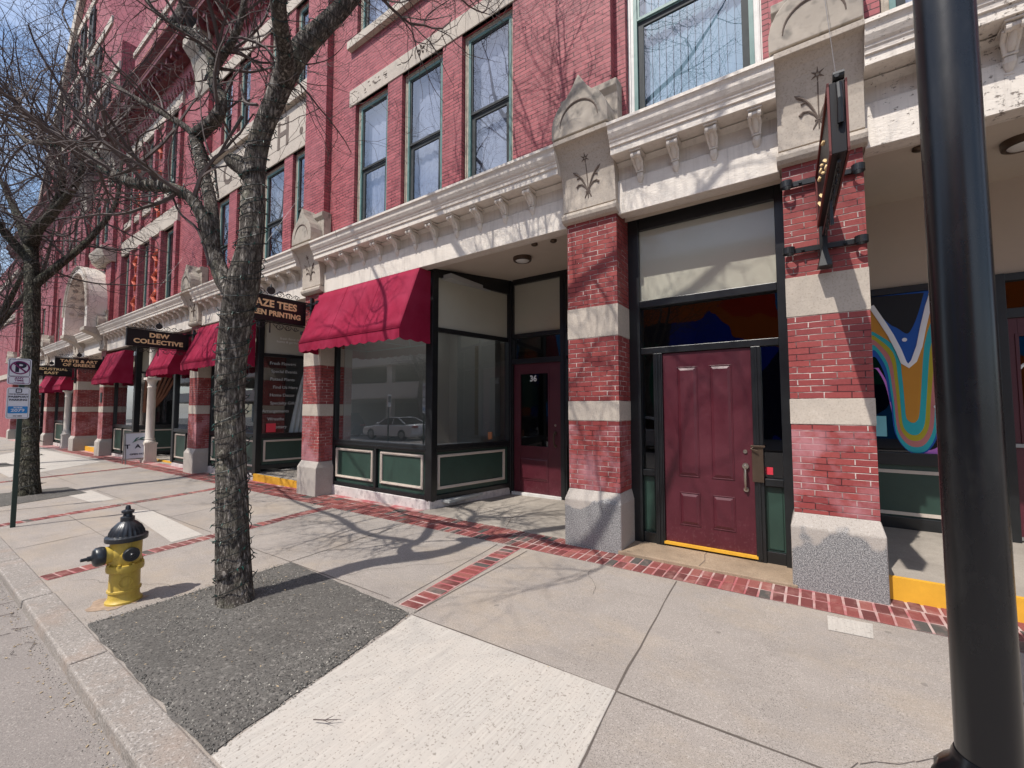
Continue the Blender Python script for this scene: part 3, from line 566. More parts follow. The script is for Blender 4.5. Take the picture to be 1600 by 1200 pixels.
# --- upper walls
DW=(-7.23,-6.25),(-5.86,-4.85),(-4.43,-3.43)
def wallpart(x0,x1,z0,z1,holes,y=5.0,mat='brick_upper'): return P_('wall',wall(x0,x1,z0,z1,y,holes),mat)
TOP=13.2
hC=[(a,b,5.0,7.70) for a,b in DW]+[(a,b,9.02,11.3) for a,b in DW]
wallpart(-8.05,-2.6,4.9,TOP,hC)
for i,(a,b) in enumerate(DW): window(a,b,5.0,7.70,kind=0,meet=6.36); window(a,b,9.02,11.3)
hD=[(-1.73,-.27,5.0,7.9),(-1.73,-.27,9.02,11.3)]; wallpart(-1.88,-.18,4.9,TOP,hD); window(-1.73,-.27,5.0,7.9,blind='blue_blind',casing='white_frame',kind=1,meet=6.5); window(-1.73,-.27,9.02,11.3)
hE=[(.66,1.9,5.0,7.7),(2.3,3.5,5.0,7.7),(3.9,5.1,5.0,7.7)]; wallpart(.5,6.95,4.9,TOP,hE)
for h in hE: window(*h)
BW=(-13.6,-12.8),(-12.35,-11.45),(-10.98,-9.93),(-9.56,-8.82); BU=(-13.5,-12.85),(-12.5,-11.8),(-10.8,-10.0),(-9.6,-8.86)
wallpart(-14.1,-8.78,4.9,TOP,[(a,b,5.0,7.5) for a,b in BW]+[(a,b,8.92,11.05) for a,b in BU])
for a,b in BW: window(a,b,5.0,7.5,blind='grey_curtain')
for a,b in BU: window(a,b,8.92,11.05,blind='grey_curtain')
AW=(-22.0,-21.0),(-19.85,-18.85),(-17.65,-16.55)
wallpart(-23.2,-14.8,4.9,TOP,[(a,b,5.0,7.62) for a,b in AW]+[(a,b,8.9,11.5) for a,b in AW])
for a,b in AW: window(a,b,5.0,7.62,blind='grey_curtain'); window(a,b,8.9,11.5,blind='grey_curtain')
# arch bay and the sections beyond it
wallpart(-27.6,-24.0,4.0,TOP,[(-27.0,-26.0,8.9,11.0),(-25.6,-24.6,8.9,11.0)],y=5.02); window(-27.0,-26.0,8.9,11.0,y=5.02); window(-25.6,-24.6,8.9,11.0,y=5.02)
for s0,s1,n in ((-34.2,-28.4,4),(-40.3,-34.9,3),(-46.3,-41,3)):
    w_=(s1-s0)/n; hs=[(s0+w_*i+w_*.28,s0+w_*(i+1)-w_*.22,a,b) for i in range(n) for a,b in ((5.0,7.62),(8.9,11.3))]
    wallpart(s0-.5,s1+.1,4.9,TOP,hs)
    for h in hs: window(*h)
hF=[(q,q+1.1,a,b) for q in (-61,-58.6,-56.2,-53.8,-51.4,-49) for a,b in ((1.0,3.2),(5.0,7.6),(8.9,11.3))]
wallpart(-62,-46.8,-1,TOP,hF)
for h in hF: window(*h,blind='grey_curtain')
for z_ in (3.9,8.3,11.6): m=MB(); m.box(-62,-47.05,4.9,4.995,z_,z_+.35); P_('stone_course',m,'limestone')
m=MB(); m.box(-62,-46.9,5.01,30,-1,TOP); P_('rear_wall',m,'brick_upper')
# stone dressings
def stone(x0,x1,z0,z1,y0=4.985,y1=5.06,mat='limestone',name='stone_lintel',**k):
    m=MB(); m.box(x0,x1,y0,y1,z0,z1); return P_(name,m,mat,bevel=.006,**k)
lt=stone(-7.42,-3.2,7.70,8.04); m=MB()
cx,cz=-5.36,7.90
for i in range(5):
    a=PI/2+i*2*PI/5; m.tube([(cx+.015*math.cos(a),4.984,cz+.015*math.sin(a)),(cx+.075*math.cos(a+.1),4.984,cz+.075*math.sin(a+.1)),(cx+.10*math.cos(a),4.984,cz+.10*math.sin(a))],[.006,.022,.003],6)
for s in (-1,1):
    m.tube([(cx+s*(.16+.05*math.cos(t)+.045*t),4.984,cz+.05*math.sin(t)*(1-.04*t)) for t in [k*.45 for k in range(16)]],.007,5)
    m.tube([(cx+s*.13,4.984,cz-.1),(cx+s*.16,4.984,cz+.02),(cx+s*.14,4.984,cz+.1)],.008,5); m.tube([(cx+s*.52,4.984,cz-.01),(cx+s*.62,4.984,cz+.01)],.006,5)
    for t in range(26): m.box(*(lambda x,z:(x,x+R.uniform(.02,.07),4.983,4.986,z,z+R.uniform(.006,.03)))(-7.36+R.uniform(0,1.15),7.78+R.uniform(0,.18))) if s==1 else None
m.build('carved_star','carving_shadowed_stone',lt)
stone(-7.42,-3.2,8.86,9.02,4.90,name='stone_sill'); stone(-2.0,-.15,8.86,9.02,4.90,name='stone_sill'); stone(-2.0,-.15,7.9,8.2)
pn=stone(-14.05,-8.82,7.5,8.62,4.975,name='stone_panel'); stone(-14.05,-8.82,8.64,8.92,4.88,name='stone_sill'); stone(-14.05,-8.82,11.05,11.42,4.97)
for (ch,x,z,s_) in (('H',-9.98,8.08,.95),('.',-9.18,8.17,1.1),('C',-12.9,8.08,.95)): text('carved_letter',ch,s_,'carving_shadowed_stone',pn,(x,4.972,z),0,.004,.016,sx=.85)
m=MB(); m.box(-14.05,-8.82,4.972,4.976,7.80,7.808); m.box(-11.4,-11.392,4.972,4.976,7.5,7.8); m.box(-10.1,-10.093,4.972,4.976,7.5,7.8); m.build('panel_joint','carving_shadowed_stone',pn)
stone(-22.2,-16.35,7.62,8.2,4.93); stone(-22.25,-18.0,8.66,8.9,4.93,name='stone_sill'); stone(-17.9,-16.4,8.66,8.9,4.93,name='stone_sill'); stone(-22.2,-16.35,11.5,11.95,4.93)
# brick mullions with terracotta ornament between the narrow windows
mu=MB()
for x0,x1 in ((-22.25,-22.02),(-20.98,-20.78),(-20.05,-19.87),(-18.83,-18.62),(-17.85,-17.67),(-16.53,-16.3)): mu.box(x0,x1,4.90,5.0,4.95,7.62); mu.box(x0,x1,4.90,5.0,8.2,11.5)
P_('brick_mullion',mu,'brick_upper')
for cx_,zs in ((-20.4,(5.5,6.3,7.0,9.4,10.4)),(-18.25,(5.4,6.1,6.8,8.5,9.6,10.6)),(-16.45,(8.6,))):
    for z in zs:
        m=MB(); m.tube([(cx_-.12,4.98,z-.3),(cx_+.1,4.95,z-.12),(cx_-.08,4.93,z+.05),(cx_+.12,4.95,z+.2),(cx_-.02,4.98,z+.34)],[.01,.06,.075,.055,.01],7); m.tube([(cx_+.14,4.98,z-.2),(cx_+.02,4.94,z),(cx_-.16,4.98,z+.16)],[.01,.05,.01],6); P_('terracotta_ornament',m,'terracotta')
# upper pilasters
for (a,b) in ((-.2,.52),(-2.64,-1.87),(-8.82,-8.05),(-14.86,-14.1),(-23.95,-23.2),(-28.4,-27.6),(-34.95,-34.2),(-41,-40.3),(-47,-46.3),(6.9,7.6)):
    m=MB(); m.box(a,b,4.87,4.999,4.96,12.3); P_('pilaster',m,'brick_upper')
# stone brackets high on the pilasters, dentils, eaves, roof
for (a,b) in ((-14.95,-14.0),(-24.05,-23.1),(-8.9,-7.95),(-28.5,-27.5)):
    m=MB(); m.xext([(4.99,10.9),(4.84,10.95),(4.80,11.1),(4.78,11.7),(4.66,12.1),(4.45,12.35),(4.45,12.6),(4.99,12.6)],a,b); P_('stone_bracket',m,'limestone_grey',bevel=.01)
bz=MB(); bz.xext([(4.99,7.65),(4.8,7.65),(4.62,7.8),(4.52,8.1),(4.52,8.22),(4.99,8.22)],-25.0,-23.1); P_('stone_bracket',bz,'limestone',bevel=.01)
def dent(x0,x1):
    m=MB(); x=x0
    while x<x1: m.add([(x,4.86,12.18),(x+.2,4.86,12.18),(x+.2,4.99,12.18),(x,4.99,12.18),(x+.1,4.93,11.85),(x+.1,4.99,11.85)],[(0,1,4),(0,4,5,3),(1,2,5,4)]); x+=.26
    m.box(x0,x1,4.86,4.999,12.18,12.5); return m
for a,b in ((-47,-41),(-41,-34.9),(-34.2,-28.4),(-23.1,-15),(-13.95,-8.95),(-7.9,-2.7),(-1.85,-.2),(.55,6.9)): P_('dentil_course',dent(a,b),'brick_upper')
for a,b in ((-47,-28.5),(-23.1,-15),(-13.95,-8.95),(-7.9,7.6)):
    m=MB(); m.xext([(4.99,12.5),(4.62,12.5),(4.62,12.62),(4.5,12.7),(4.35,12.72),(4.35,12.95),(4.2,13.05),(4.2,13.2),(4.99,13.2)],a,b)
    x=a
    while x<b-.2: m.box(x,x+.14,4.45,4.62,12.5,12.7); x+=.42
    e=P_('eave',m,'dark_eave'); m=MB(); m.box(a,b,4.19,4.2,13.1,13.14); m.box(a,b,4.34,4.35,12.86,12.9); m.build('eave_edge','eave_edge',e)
m=MB(); m.add([(-47,4.3,13.2),(8,4.3,13.2),(8,9,18),(-47,9,18)],[(0,1,2,3)]); m.add([(-47,9,18),(8,9,18),(8,30,18),(-47,30,18)],[(0,1,2,3)]); P_('roof',m,'slate_roof')
for a,b in ((-21.5,-16.5),(-13.2,-9.6),(-6.9,-3.6)):
    c=(a+b)/2; m=MB(); m.yext([(a,13.2),(b,13.2),(b,15.6),(c,18.2),(a,15.6)],4.9,8); d=P_('gable',m,'brick_upper')
    m=MB(); m.box(a-.05,b+.05,4.84,4.9,14.0,14.3); m.box(a-.05,b+.05,4.84,4.9,15.5,15.7); m.build('stone_course','limestone',d)
m=MB(); m.yext([(-38.5,13.2),(-23,13.2),(-23,17),(-28.6,23.6),(-30.4,23.0),(-38.5,14.4)],4.8,12); d=P_('gable',m,'brick_upper')
for gz_,gx in ((13.6,(-36.5,-34.5,-32.5,-30.5,-28.5,-26.5,-24.6)),(16.4,(-34.5,-32.5,-30.5,-28.5,-26.5)),(19.2,(-31.5,-29.7,-28))):
    for q in gx: m=MB(); m.box(q-.35,q+.35,4.76,4.8,gz_,gz_+1.7); m.frame(q-.42,q+.42,gz_-.1,gz_+1.8,.1,4.7,4.76); m.build('gable_window','dark_screen',d)
m=MB()
for z_,w_ in ((15.7,(-37.3,-23)),(18.5,(-34.6,-24.5)),(21.3,(-31.9,-26.8))): m.box(w_[0],w_[1],4.74,4.8,z_,z_+.35)
for z_ in range(14,23): m.box(-28.9,-28.3,4.72,4.8,z_,z_+.4)
m.build('stone_course','limestone',d)
m=MB(); m.yext([(-38.9,14.0),(-38.5,14.0),(-30.2,22.7),(-28.6,23.4),(-28.6,24.0),(-30.5,23.6)],4.6,12.2); m.build('coping','limestone',d)
m=MB(); m.box(7.6,7.61,4.9,30,-.2,18); m.box(-62,-61.9,5,30,-1,13); P_('end_wall',m,'brick_upper')
# arched stone hood over the far entrance
m=MB(); x0,x1=-27.65,-23.45; cx=(x0+x1)/2; n=28
def arc(rx,rz,zc): return [(cx+rx*math.cos(PI*i/n),zc+rz*math.sin(PI*i/n)) for i in range(n+1)]
o_=[(x1,4.9)]+arc((x1-x0)/2,1.95,5.75)+[(x0,4.9)]; i_=[(x1-.35,4.9)]+arc((x1-x0)/2-.35,1.6,5.75)+[(x0+.35,4.9)]
for (ya,yb,o2,i2) in ((4.28,5.0,o_,i_),):
    k=len(o2)
    vs=[(a,ya,z) for a,z in o2]+[(a,ya,z) for a,z in i2]+[(a,yb,z) for a,z in o2]+[(a,yb,z) for a,z in i2]
    m.add(vs,[f for i in range(k-1) for f in ((i,i+1,k+i+1,k+i),(i,2*k+i,2*k+i+1,i+1),(k+i,k+i+1,3*k+i+1,3*k+i))]+[(0,k,3*k,2*k),(k-1,3*k-1,4*k-1,2*k-1)])
A=P_('arched_hood',m,'cream_clean'); m=MB(); m.tube([(a,4.28,z) for a,z in arc((x1-x0)/2-.05,1.9,5.75)],.06,6); m.tube([(a,4.30,z) for a,z in arc((x1-x0)/2-.3,1.64,5.75)],.05,6)
for i in range(14):
    t=PI*(i+.5)/14; r_=((x1-x0)/2-.35,1.6); m.box(cx+r_[0]*math.cos(t)-.06,cx+r_[0]*math.cos(t)+.06,4.4,4.55,5.75+r_[1]*math.sin(t)-.08,5.75+r_[1]*math.sin(t)+.02); m.box(cx+r_[0]*math.cos(t)-.06,cx+r_[0]*math.cos(t)+.06,4.7,4.85,5.75+r_[1]*math.sin(t)-.08,5.75+r_[1]*math.sin(t)+.02)
m.build('arch_moulding','limestone',A)
m=MB(); m.box(x0+.3,x1-.3,4.92,5.0,4.9,7.4); m.build('arch_infill','brick_upper',A)
for a in (x0,x1-.7):
    m=MB(); m.xext([(5.0,4.2),(4.85,4.2),(4.8,4.4),(4.6,4.62),(4.3,4.75),(4.22,4.78),(4.22,4.92),(5.0,4.92)],a,a+.7); m.build('arch_corbel','limestone',A,bevel=.01)
# ---------------------------------------------------------------- shopfronts
def PM_(p0,p1):
    u=Vector((p1[0]-p0[0],p1[1]-p0[1],0)); l=u.length; u.normalize(); d=Vector((-u.y,u.x,0))
    M=Matrix((u,d,Vector((0,0,1)))).transposed().to_4x4(); M.translation=(p0[0],p0[1],0); return M,l
def front(p0,p1,g=0.0,bulk=(),zt=4.0,span=True,sash=(1.02,2.97),panes=None,glass='shop_glass',spanmat='spandrel_panel'):
    M,l=PM_(p0,p1); m=MB(); z0=g+.14
    m.box(0,.075,-.02,.08,z0,zt+.03); m.box(l-.075,l,-.02,.08,z0,zt+.03); m.box(.075,l-.075,-.015,.08,z0,g+.235); m.box(.075,l-.075,-.035,.08,sash[0]-.115,sash[0]); m.box(.075,l-.075,-.05,-.036,sash[0]-.085,sash[0]-.055)
    m.box(.075,l-.075,-.005,.07,sash[1],sash[1]+.08); m.box(.0,l-.0,-.012,.078,zt+.03,zt+.28); m.box(.075,l-.075,-.02,.08,zt-.07,zt+.03); m.box(.018,.04,-.032,-.02,z0,zt); m.box(l-.04,l-.018,-.032,-.02,z0,zt)
    us=sorted(bulk)
    for a,b in zip(us,us[1:]):
        q=(a[1]+b[0])/2; m.box(q-.03,q+.03,-.03,.03,g+.235,sash[0]-.115)
    F=P_('shopfront',m.xf(M),'black_paint',bevel=.004)
    if bulk:
        m=MB(); m.box(.075,l-.075,.03,.05,g+.2,sash[0]-.1); bp=m.xf(M).build('bulkhead_panel','green_panel',F)
        for a,b in bulk:
            m=MB(); zz0,zz1=g+.32,sash[0]-.165; m.frame(a,b,zz0,zz1,.045,.004,.03); m.frame(a+.012,b-.012,zz0+.012,zz1-.012,.014,-.006,.004); m.xf(M).build('panel_moulding','cream_trim',F)
    m=MB(); m.add([(.08,.03,sash[0]),(l-.08,.03,sash[0]),(l-.08,.03,sash[1]),(.08,.03,sash[1])],[(0,1,2,3)]); m.xf(M).build('pane',glass,F)
    if span: m=MB(); m.box(.078,l-.078,.03,.045,sash[1]+.08,zt-.07); m.xf(M).build('transom_panel',spanmat,F)
    return F
def plinth(pts,g): m=MB(); m.slab(pts,g-.3,g+.16); return P_('plinth','' or m,'marble',bevel=.012)
FR=5.2
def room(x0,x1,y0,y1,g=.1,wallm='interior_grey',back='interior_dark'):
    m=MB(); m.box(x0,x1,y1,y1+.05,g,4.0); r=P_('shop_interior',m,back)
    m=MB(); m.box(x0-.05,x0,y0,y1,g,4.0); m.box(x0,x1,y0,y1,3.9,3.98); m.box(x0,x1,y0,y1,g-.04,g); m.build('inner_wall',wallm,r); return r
# shop 36
g=-.05
plinth([(-8.02,5.17),(-5.23,5.17),(-4.86,6.98),(-5.1,7.05),(-5.5,5.5),(-8.02,5.5)],g)
front((-8.04,FR),(-5.26,FR),g,((.09,1.26),(1.48,2.60)))
F36=front((-5.24,5.2),(-4.87,7.02),g,((.14,1.70),))
m=MB(); m.box(-5.35,-5.19,5.16,5.30,g+.16,4.0); m.box(-4.99,-4.83,6.96,7.12,g+.1,4.2); P_('corner_post',m,'black_paint',bevel=.01)
r=room(-8.0,-5.0,5.4,8.6,wallm='interior_grey',back='interior_grey'); m=MB(); m.slab([(-7.98,5.26),(-5.34,5.26),(-5.02,6.9),(-5.6,6.9),(-6.0,5.9),(-7.98,5.9)],.93,.965); m.build('display_ledge','interior_floor',r)
m=MB()
for i in range(44): m.box(-6.78,-5.3,8.2+.012*(i%2),8.24,1.0+i*.05,1.045+i*.05)
m.build('roller_shutter','shutter',r)
m=MB(); m.box(-6.9,-6.86,6.8,6.84,1,3.9); m.box(-6.5,-6.0,8.0,8.2,1,3.9); m.build('inner_column','interior_grey',r)
m=MB(); m.box(-4.98,-4.975,6.45,6.58,1.06,1.2); P_('window_sticker',m.xf(Matrix.Translation((-.02,0,0))),'sticker_orange')
# door wall of shop 36
def doorleaf(x0,x1,y,z0,z1,glass=None,panels=(),hinge='R',parent=None):
    m=MB()
    if glass:
        a,b,c,d=glass; m.box(x0,a,y,y+.045,z0,z1); m.box(b,x1,y,y+.045,z0,z1); m.box(a,b,y,y+.045,z0,c); m.box(a,b,y,y+.045,d,z1); m.frame(a-.025,b+.025,c-.025,d+.025,.03,y-.01,y)
    else: m.box(x0,x1,y,y+.045,z0,z1)
    for (a,b,c,d) in panels:
        m.frame(a,b,c,d,.012,y-.008,y); i=.045
        m.add([(a+.012,y-.001,c+.012),(b-.012,y-.001,c+.012),(b-.012,y-.001,d-.012),(a+.012,y-.001,d-.012),(a+i,y-.014,c+i),(b-i,y-.014,c+i),(b-i,y-.014,d-i),(a+i,y-.014,d-i)],[(0,1,5,4),(1,2,6,5),(2,3,7,6),(3,0,4,7),(4,5,6,7)])
    D=P_('door',m,'maroon_paint',bevel=.003)
    if glass: m=MB(); m.add([(a_,y+.02,c_) for a_,c_ in ((glass[0],glass[2]),(glass[1],glass[2]),(glass[1],glass[3]),(glass[0],glass[3]))],[(0,1,2,3)]); m.build('pane','dark_glass',D)
    return D
def pull(x,y,z,s,D,plate=True):
    m=MB(); m.lathe([(.001,-.03),(.032,-.028),(.036,-.006),(.034,0)],(x,y,z+.24*s),16,'Y'); m.lathe([(.001,-.045),(.016,-.04),(.018,-.03)],(x,y,z+.24*s),12,'Y')
    m.lathe([(.001,-.02),(.026,-.018),(.028,0)],(x,y,z-.02),12,'Y'); m.tube([(x,y-.02,z+.22*s),(x,y-.07,z+.2*s),(x,y-.078,z+.12*s),(x,y-.066,z+.04),(x,y-.05,z-.005),(x,y-.012,z-.02)],[.012,.013,.016,.013,.010,.012],8)
    m.build('door_handle','nickel' if s>.95 else 'bronze',D,smooth=True); m=MB(); m.lathe([(.001,-.012),(.02,-.012),(.024,0)],(x,y,z+.40*s),12,'Y'); m.build('deadbolt','nickel',D,smooth=True)
D=doorleaf(-4.81,-3.75,7.05,.03,2.52,glass=(-4.66,-4.03,.92,2.32),panels=((-4.68,-4.03,.27,.70),))
pull(-3.88,7.05,.97,.9,D); text('door_number','36',.16,'white_letter',D,(-4.36,7.045,2.22),0,.002,.004)
m=MB(); m.box(-4.83,-3.73,6.98,7.06,-.04,.03); P_('door_sill',m,'white_frame',bevel=.004)
m=MB(); y=7.05
m.box(-4.9,-4.81,y-.05,y+.1,.0,4.2); m.box(-3.75,-3.62,y-.05,y+.1,.0,4.2); m.box(-3.62,-2.45,y-.02,y+.08,0,.12); m.box(-3.62,-2.45,y-.02,y+.08,.86,.96); m.box(-4.81,-3.75,y-.05,y+.1,2.52,2.62); m.box(-4.81,-2.45,y-.04,y+.09,3.04,3.12) ; m.box(-4.81,-2.45,y-.04,y+.09,4.12,4.26); m.box(-3.62,-2.45,y-.02,y+.08,2.56,2.62); m.box(-2.56,-2.45,y-.05,y+.1,0,4.2)
m.box(-4.87,-4.835,y-.065,y-.05,0,4.1); m.box(-3.72,-3.66,y-.065,y-.05,0,4.1)
DF=P_('door_frame',m,'black_paint',bevel=.004)
m=MB(); 
for a,b,c,d in ((-4.81,-3.75,2.62,3.04),(-3.62,-2.56,2.62,3.04),(-3.62,-2.56,.96,2.56)): m.add([(a,y+.02,c),(b,y+.02,c),(b,y+.02,d),(a,y+.02,d)],[(0,1,2,3)])
m.build('pane','dark_glass',DF); m=MB(); m.box(-4.81,-3.76,y+.02,y+.035,3.12,4.12); m.box(-3.74,-2.56,y+.02,y+.035,3.12,4.12); m.build('transom_panel','spandrel_panel',DF)
m=MB(); m.box(-3.62,-2.56,y+.02,y+.04,.12,.86); m.build('bulkhead_panel','green_panel',DF); m=MB(); m.frame(-3.55,-2.62,.2,.8,.05,y,y+.02); m.build('panel_moulding','cream_trim',DF)
room(-4.8,-2.4,7.2,11,.05,'interior_dark')
for xx,ya,yb in ((-4.15,7.6,10.4),(-6.4,5.9,8.3),(-7.4,5.9,8.3),(-13.0,6,9),(-19.2,8,10.5)): m=MB(); m.box(xx-.05,xx+.05,ya,yb,3.6,3.65); P_('ceiling_strip_lamp',m,'tube_lamp')
# recess ceilings and pier flanks
def ceil(x0,x1,z=4.02,y1=7.2): m=MB(); m.add([(x0,5.17,z+.03),(x1,5.17,z+.03),(x1,y1,z+.22),(x0,y1,z+.22),(x0,5.17,z+.5),(x1,5.17,z+.5),(x1,y1,z+.5),(x0,y1,z+.5)],[(0,1,2,3),(4,5,6,7),(0,1,5,4),(1,2,6,5),(2,3,7,6),(3,0,4,7)]); P_('recess_ceiling',m,'ceiling_paint')
ceil(-8.1,-2.44); ceil(-1.85,-.12,3.96,5.45); ceil(.4,6.95); ceil(-14.1,-8.6); ceil(-23.4,-14.6); ceil(-34.3,-28.3); ceil(-27.7,-23.8,3.9,8)
m=MB(); m.box(-2.49,-2.45,5.95,7.2,-.1,4.25); P_('recess_wall',m,'beige_wall')
# entrance between the two near piers, big panelled door
y=5.5; _v0=len(C.objects); _before=set(C.objects); m=MB()
m.box(-1.90,-1.755,y-.06,y+.1,-.03,4.3); m.box(-.24,-.13,y-.06,y+.1,-.03,4.3); m.box(-1.755,-.24,y-.05,y+.1,3.96,4.3); m.box(-1.755,-.24,y-.05,y+.1,2.94,3.03); m.box(-1.755,-.24,y-.03,y+.1,2.34,2.42)
m.box(-1.60,-1.49,y-.04,y+.1,-.03,2.34); m.box(-.515,-.42,y-.04,y+.1,-.03,2.34); m.box(-1.57,-1.545,y-.055,y-.04,0,2.34); m.box(-1.525,-1.505,y-.055,y-.04,0,2.34); m.box(-.48,-.455,y-.055,y-.04,0,2.34)
for a,b in ((-1.755,-1.60),(-.42,-.24)): m.box(a,b,y-.02,y+.06,-.03,.1); m.box(a,b,y-.03,y+.06,.80,.88)
E2=P_('entrance_frame',m,'black_paint',bevel=.005)
m=MB(); m.box(-1.755,-.24,y+.0,y+.02,3.03,3.96); m.build('transom_panel','spandrel_panel',E2)
m=MB()
for a,b,c,d in ((-1.755,-.24,2.42,2.94),(-1.755,-1.60,.88,2.34),(-.42,-.24,.88,2.34)): m.add([(a,y+.03,c),(b,y+.03,c),(b,y+.03,d),(a,y+.03,d)],[(0,1,2,3)])
m.build('pane','dark_glass',E2)

for a,b in ((-1.755,-1.60),(-.42,-.24)): m=MB(); m.box(a,b,y+.02,y+.05,.1,.8); m.build('bulkhead_panel','green_panel',E2); m=MB(); m.frame(a+.018,b-.018,.12,.79,.006,y+.01,y+.022); m.build('panel_edge','green_post',E2)
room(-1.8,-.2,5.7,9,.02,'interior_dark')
D=doorleaf(-1.49,-.515,y-.005,.03,2.335,panels=((-1.325,-1.085,.83,2.155),(-.955,-.715,.83,2.155),(-1.32,-1.085,.25,.64),(-.955,-.715,.25,.64)))
pull(-.60,y-.005,.76,1.0,D)
m=MB(); m.box(-.53,-.42,y-.07,y-.055,.84,1.24); m.tube([(-.50,y-.07,1.22),(-.54,y-.085,1.2),(-.47,y-.1,1.18)],.008,6); m.box(-.54,-.40,y-.085,y-.055,1.22,1.24); m.build('latch_guard','bronze',D,bevel=.003)
m=MB(); m.box(-1.50,-.50,y-.045,y+.0,.0,.03); m.add([(-1.51,y-.03,.0),(-.5,y-.03,.0)],[]) ; P_('door_threshold',m,'yellow_paint')
m=MB(); m.box(-.41,-.34,y+.022,y+.026,.92,1.0); P_('window_sticker',m,'sticker_red')
for o_ in [q for q in C.objects if q not in _before]:
    w0=worg(o_)
    for v in o_.data.vertices: p=v.co+w0; p=Vector((p.x*.967,p.y*.967,1.65+(p.z-1.65)*.967)); v.co=p-w0
m=MB(); m.box(-1.73,-1.71,6.3,6.5,1.3,2.1); m.box(-1.7,-1.67,5.9,6.0,2.0,2.15); P_('hall_fitting',m,'lamp_lens')
# shop to the right of the near pier
y=7.0; m=MB(); sk=lambda x:0
m.box(.44,1.72,y-.02,y+.08,.2,.34); m.box(.44,1.72,y-.03,y+.08,.96,1.11); m.box(.44,1.72,y-.03,y+.08,3.06,3.14); m.box(.44,7,y-.04,y+.08,4.24,4.34); m.box(1.66,1.84,y-.05,y+.1,.2,3.14); m.box(1.84,2.95,y-.03,y+.08,2.64,2.75); m.box(1.84,7,y-.03,y+.08,3.06,3.14); m.box(2.95,3.1,y-.05,y+.1,.2,3.1); m.box(3.1,6.9,y-.03,y+.08,.9,1.05); m.box(3.1,6.9,y-.02,y+.08,.2,.34)
G=P_('shopfront',m,'black_paint',bevel=.005)
m=MB(); m.box(.44,1.66,y+.01,y+.03,.34,.96); m.build('bulkhead_panel','green_panel',G); m=MB(); m.box(3.1,6.9,y+.01,y+.03,.34,.9); m.build('bulkhead_panel','green_panel',G); m=MB(); m.box(.44,1.66,y-.005,y+.01,.86,.90); m.box(.44,1.66,y-.005,y+.01,.36,.40); m.build('panel_moulding','cream_trim',G)
m=MB(); m.box(.3,7,y+.02,y+.06,3.14,4.24); m.build('transom_wall','beige_wall',G)
m=MB()
for a,b,c,d in ((.44,1.66,1.11,3.06),(1.84,2.95,2.75,3.06),(3.1,6.9,1.05,3.06)): m.add([(a,y+.03,c),(b,y+.03,c),(b,y+.03,d),(a,y+.03,d)],[(0,1,2,3)])
m.build('pane','dark_glass',G); room(.4,6.9,7.15,12,.2,'interior_dark')
D=doorleaf(1.84,2.95,y,.22,2.64,glass=(1.92,2.87,1.28,2.44),panels=((1.98,2.8,.34,1.05),))
m=MB(); m.box(1.84,2.95,y-.03,y-.002,1.22,1.26); m.box(1.84,2.95,y-.01,y-.002,.22,.26); m.build('kick_plate','grey_metal',D); m=MB(); m.box(1.93,2.15,y-.02,y-.002,1.06,1.17); m.tube([(1.98,y-.03,1.115),(2.05,y-.05,1.115)],.016,8); m.build('letter_slot','white_letter',D,bevel=.004)
m=MB(); m.box(1.97,2.22,y+.012,y+.016,1.72,2.03); s_=m.build('open_notice','sticker_blue',D); text('notice_letter','OPEN',.10,'sign_navy',s_,(2.10,y+.008,1.86),0,.001,.002)
m=MB(); z=2.12; m.tube([(1.91,y+.01,z-.05),(1.94,y+.01,z-.01),(1.98,y+.01,z+.02),(2.0,y+.01,z+.07),(2.04,y+.01,z+.0),(2.08,y+.01,z+.07),(2.14,y+.01,z-.02),(2.2,y+.01,z+.06)],.016,6); m.lathe([(.001,-.003),(.022,-.003),(.022,0)],(1.87,y+.01,2.40),12,'Y'); m.lathe([(.001,-.003),(.012,-.003),(.012,0)],(2.03,y+.01,2.32),12,'Y'); m.build('window_lettering','white_letter',D)
text('window_lettering','11 - 6',.06,'white_letter',D,(2.08,y+.012,1.60),0,.001,.002)
# flowing painted decal in the right-hand shop window
def wp(zx,zy): # positions on the window measured as fractions of the glass
    px,py=1350+zx/3.75,400+zy/3.75; return (.70+(px-1361)*.00545,3.06-(py-461)*.00798)
def layer(pts,mat,k,name='decal_band'):
    P=[wp(*p) for p in pts]; Q=[]
    for i in range(len(P)-1):
        p0,p1,p2,p3=P[max(i-1,0)],P[i],P[i+1],P[min(i+2,len(P)-1)]
        for t in (0,.25,.5,.75): Q.append(tuple(.5*((2*p1[j])+(-p0[j]+p2[j])*t+(2*p0[j]-5*p1[j]+4*p2[j]-p3[j])*t*t+(-p0[j]+3*p1[j]-3*p2[j]+p3[j])*t**3) for j in (0,1)))
    Q.append(P[-1]); yy=y+.028-.0016*k; m=MB(); m.add([(a,yy,b) for a,b in Q],[tuple(range(len(Q)))]); o=m.build(name,mat,DEC); import bmesh
    bm=bmesh.new(); bm.from_mesh(o.data); bmesh.ops.triangulate(bm,faces=bm.faces,ngon_method='BEAUTY'); bm.to_mesh(o.data); bm.free()
DEC=G
tl=[(470,300),(520,300)]
layer([(30,655),(62,670),(110,760),(140,900),(160,1010),(195,1080),(250,1145),(320,1175),(430,1165),(500,1100),(560,900),(560,640),(545,560),(520,640),(500,900),(440,1080),(350,1130),(265,1125),(215,1060),(180,960),(160,860),(120,740),(70,655)],'decal_violet',1)
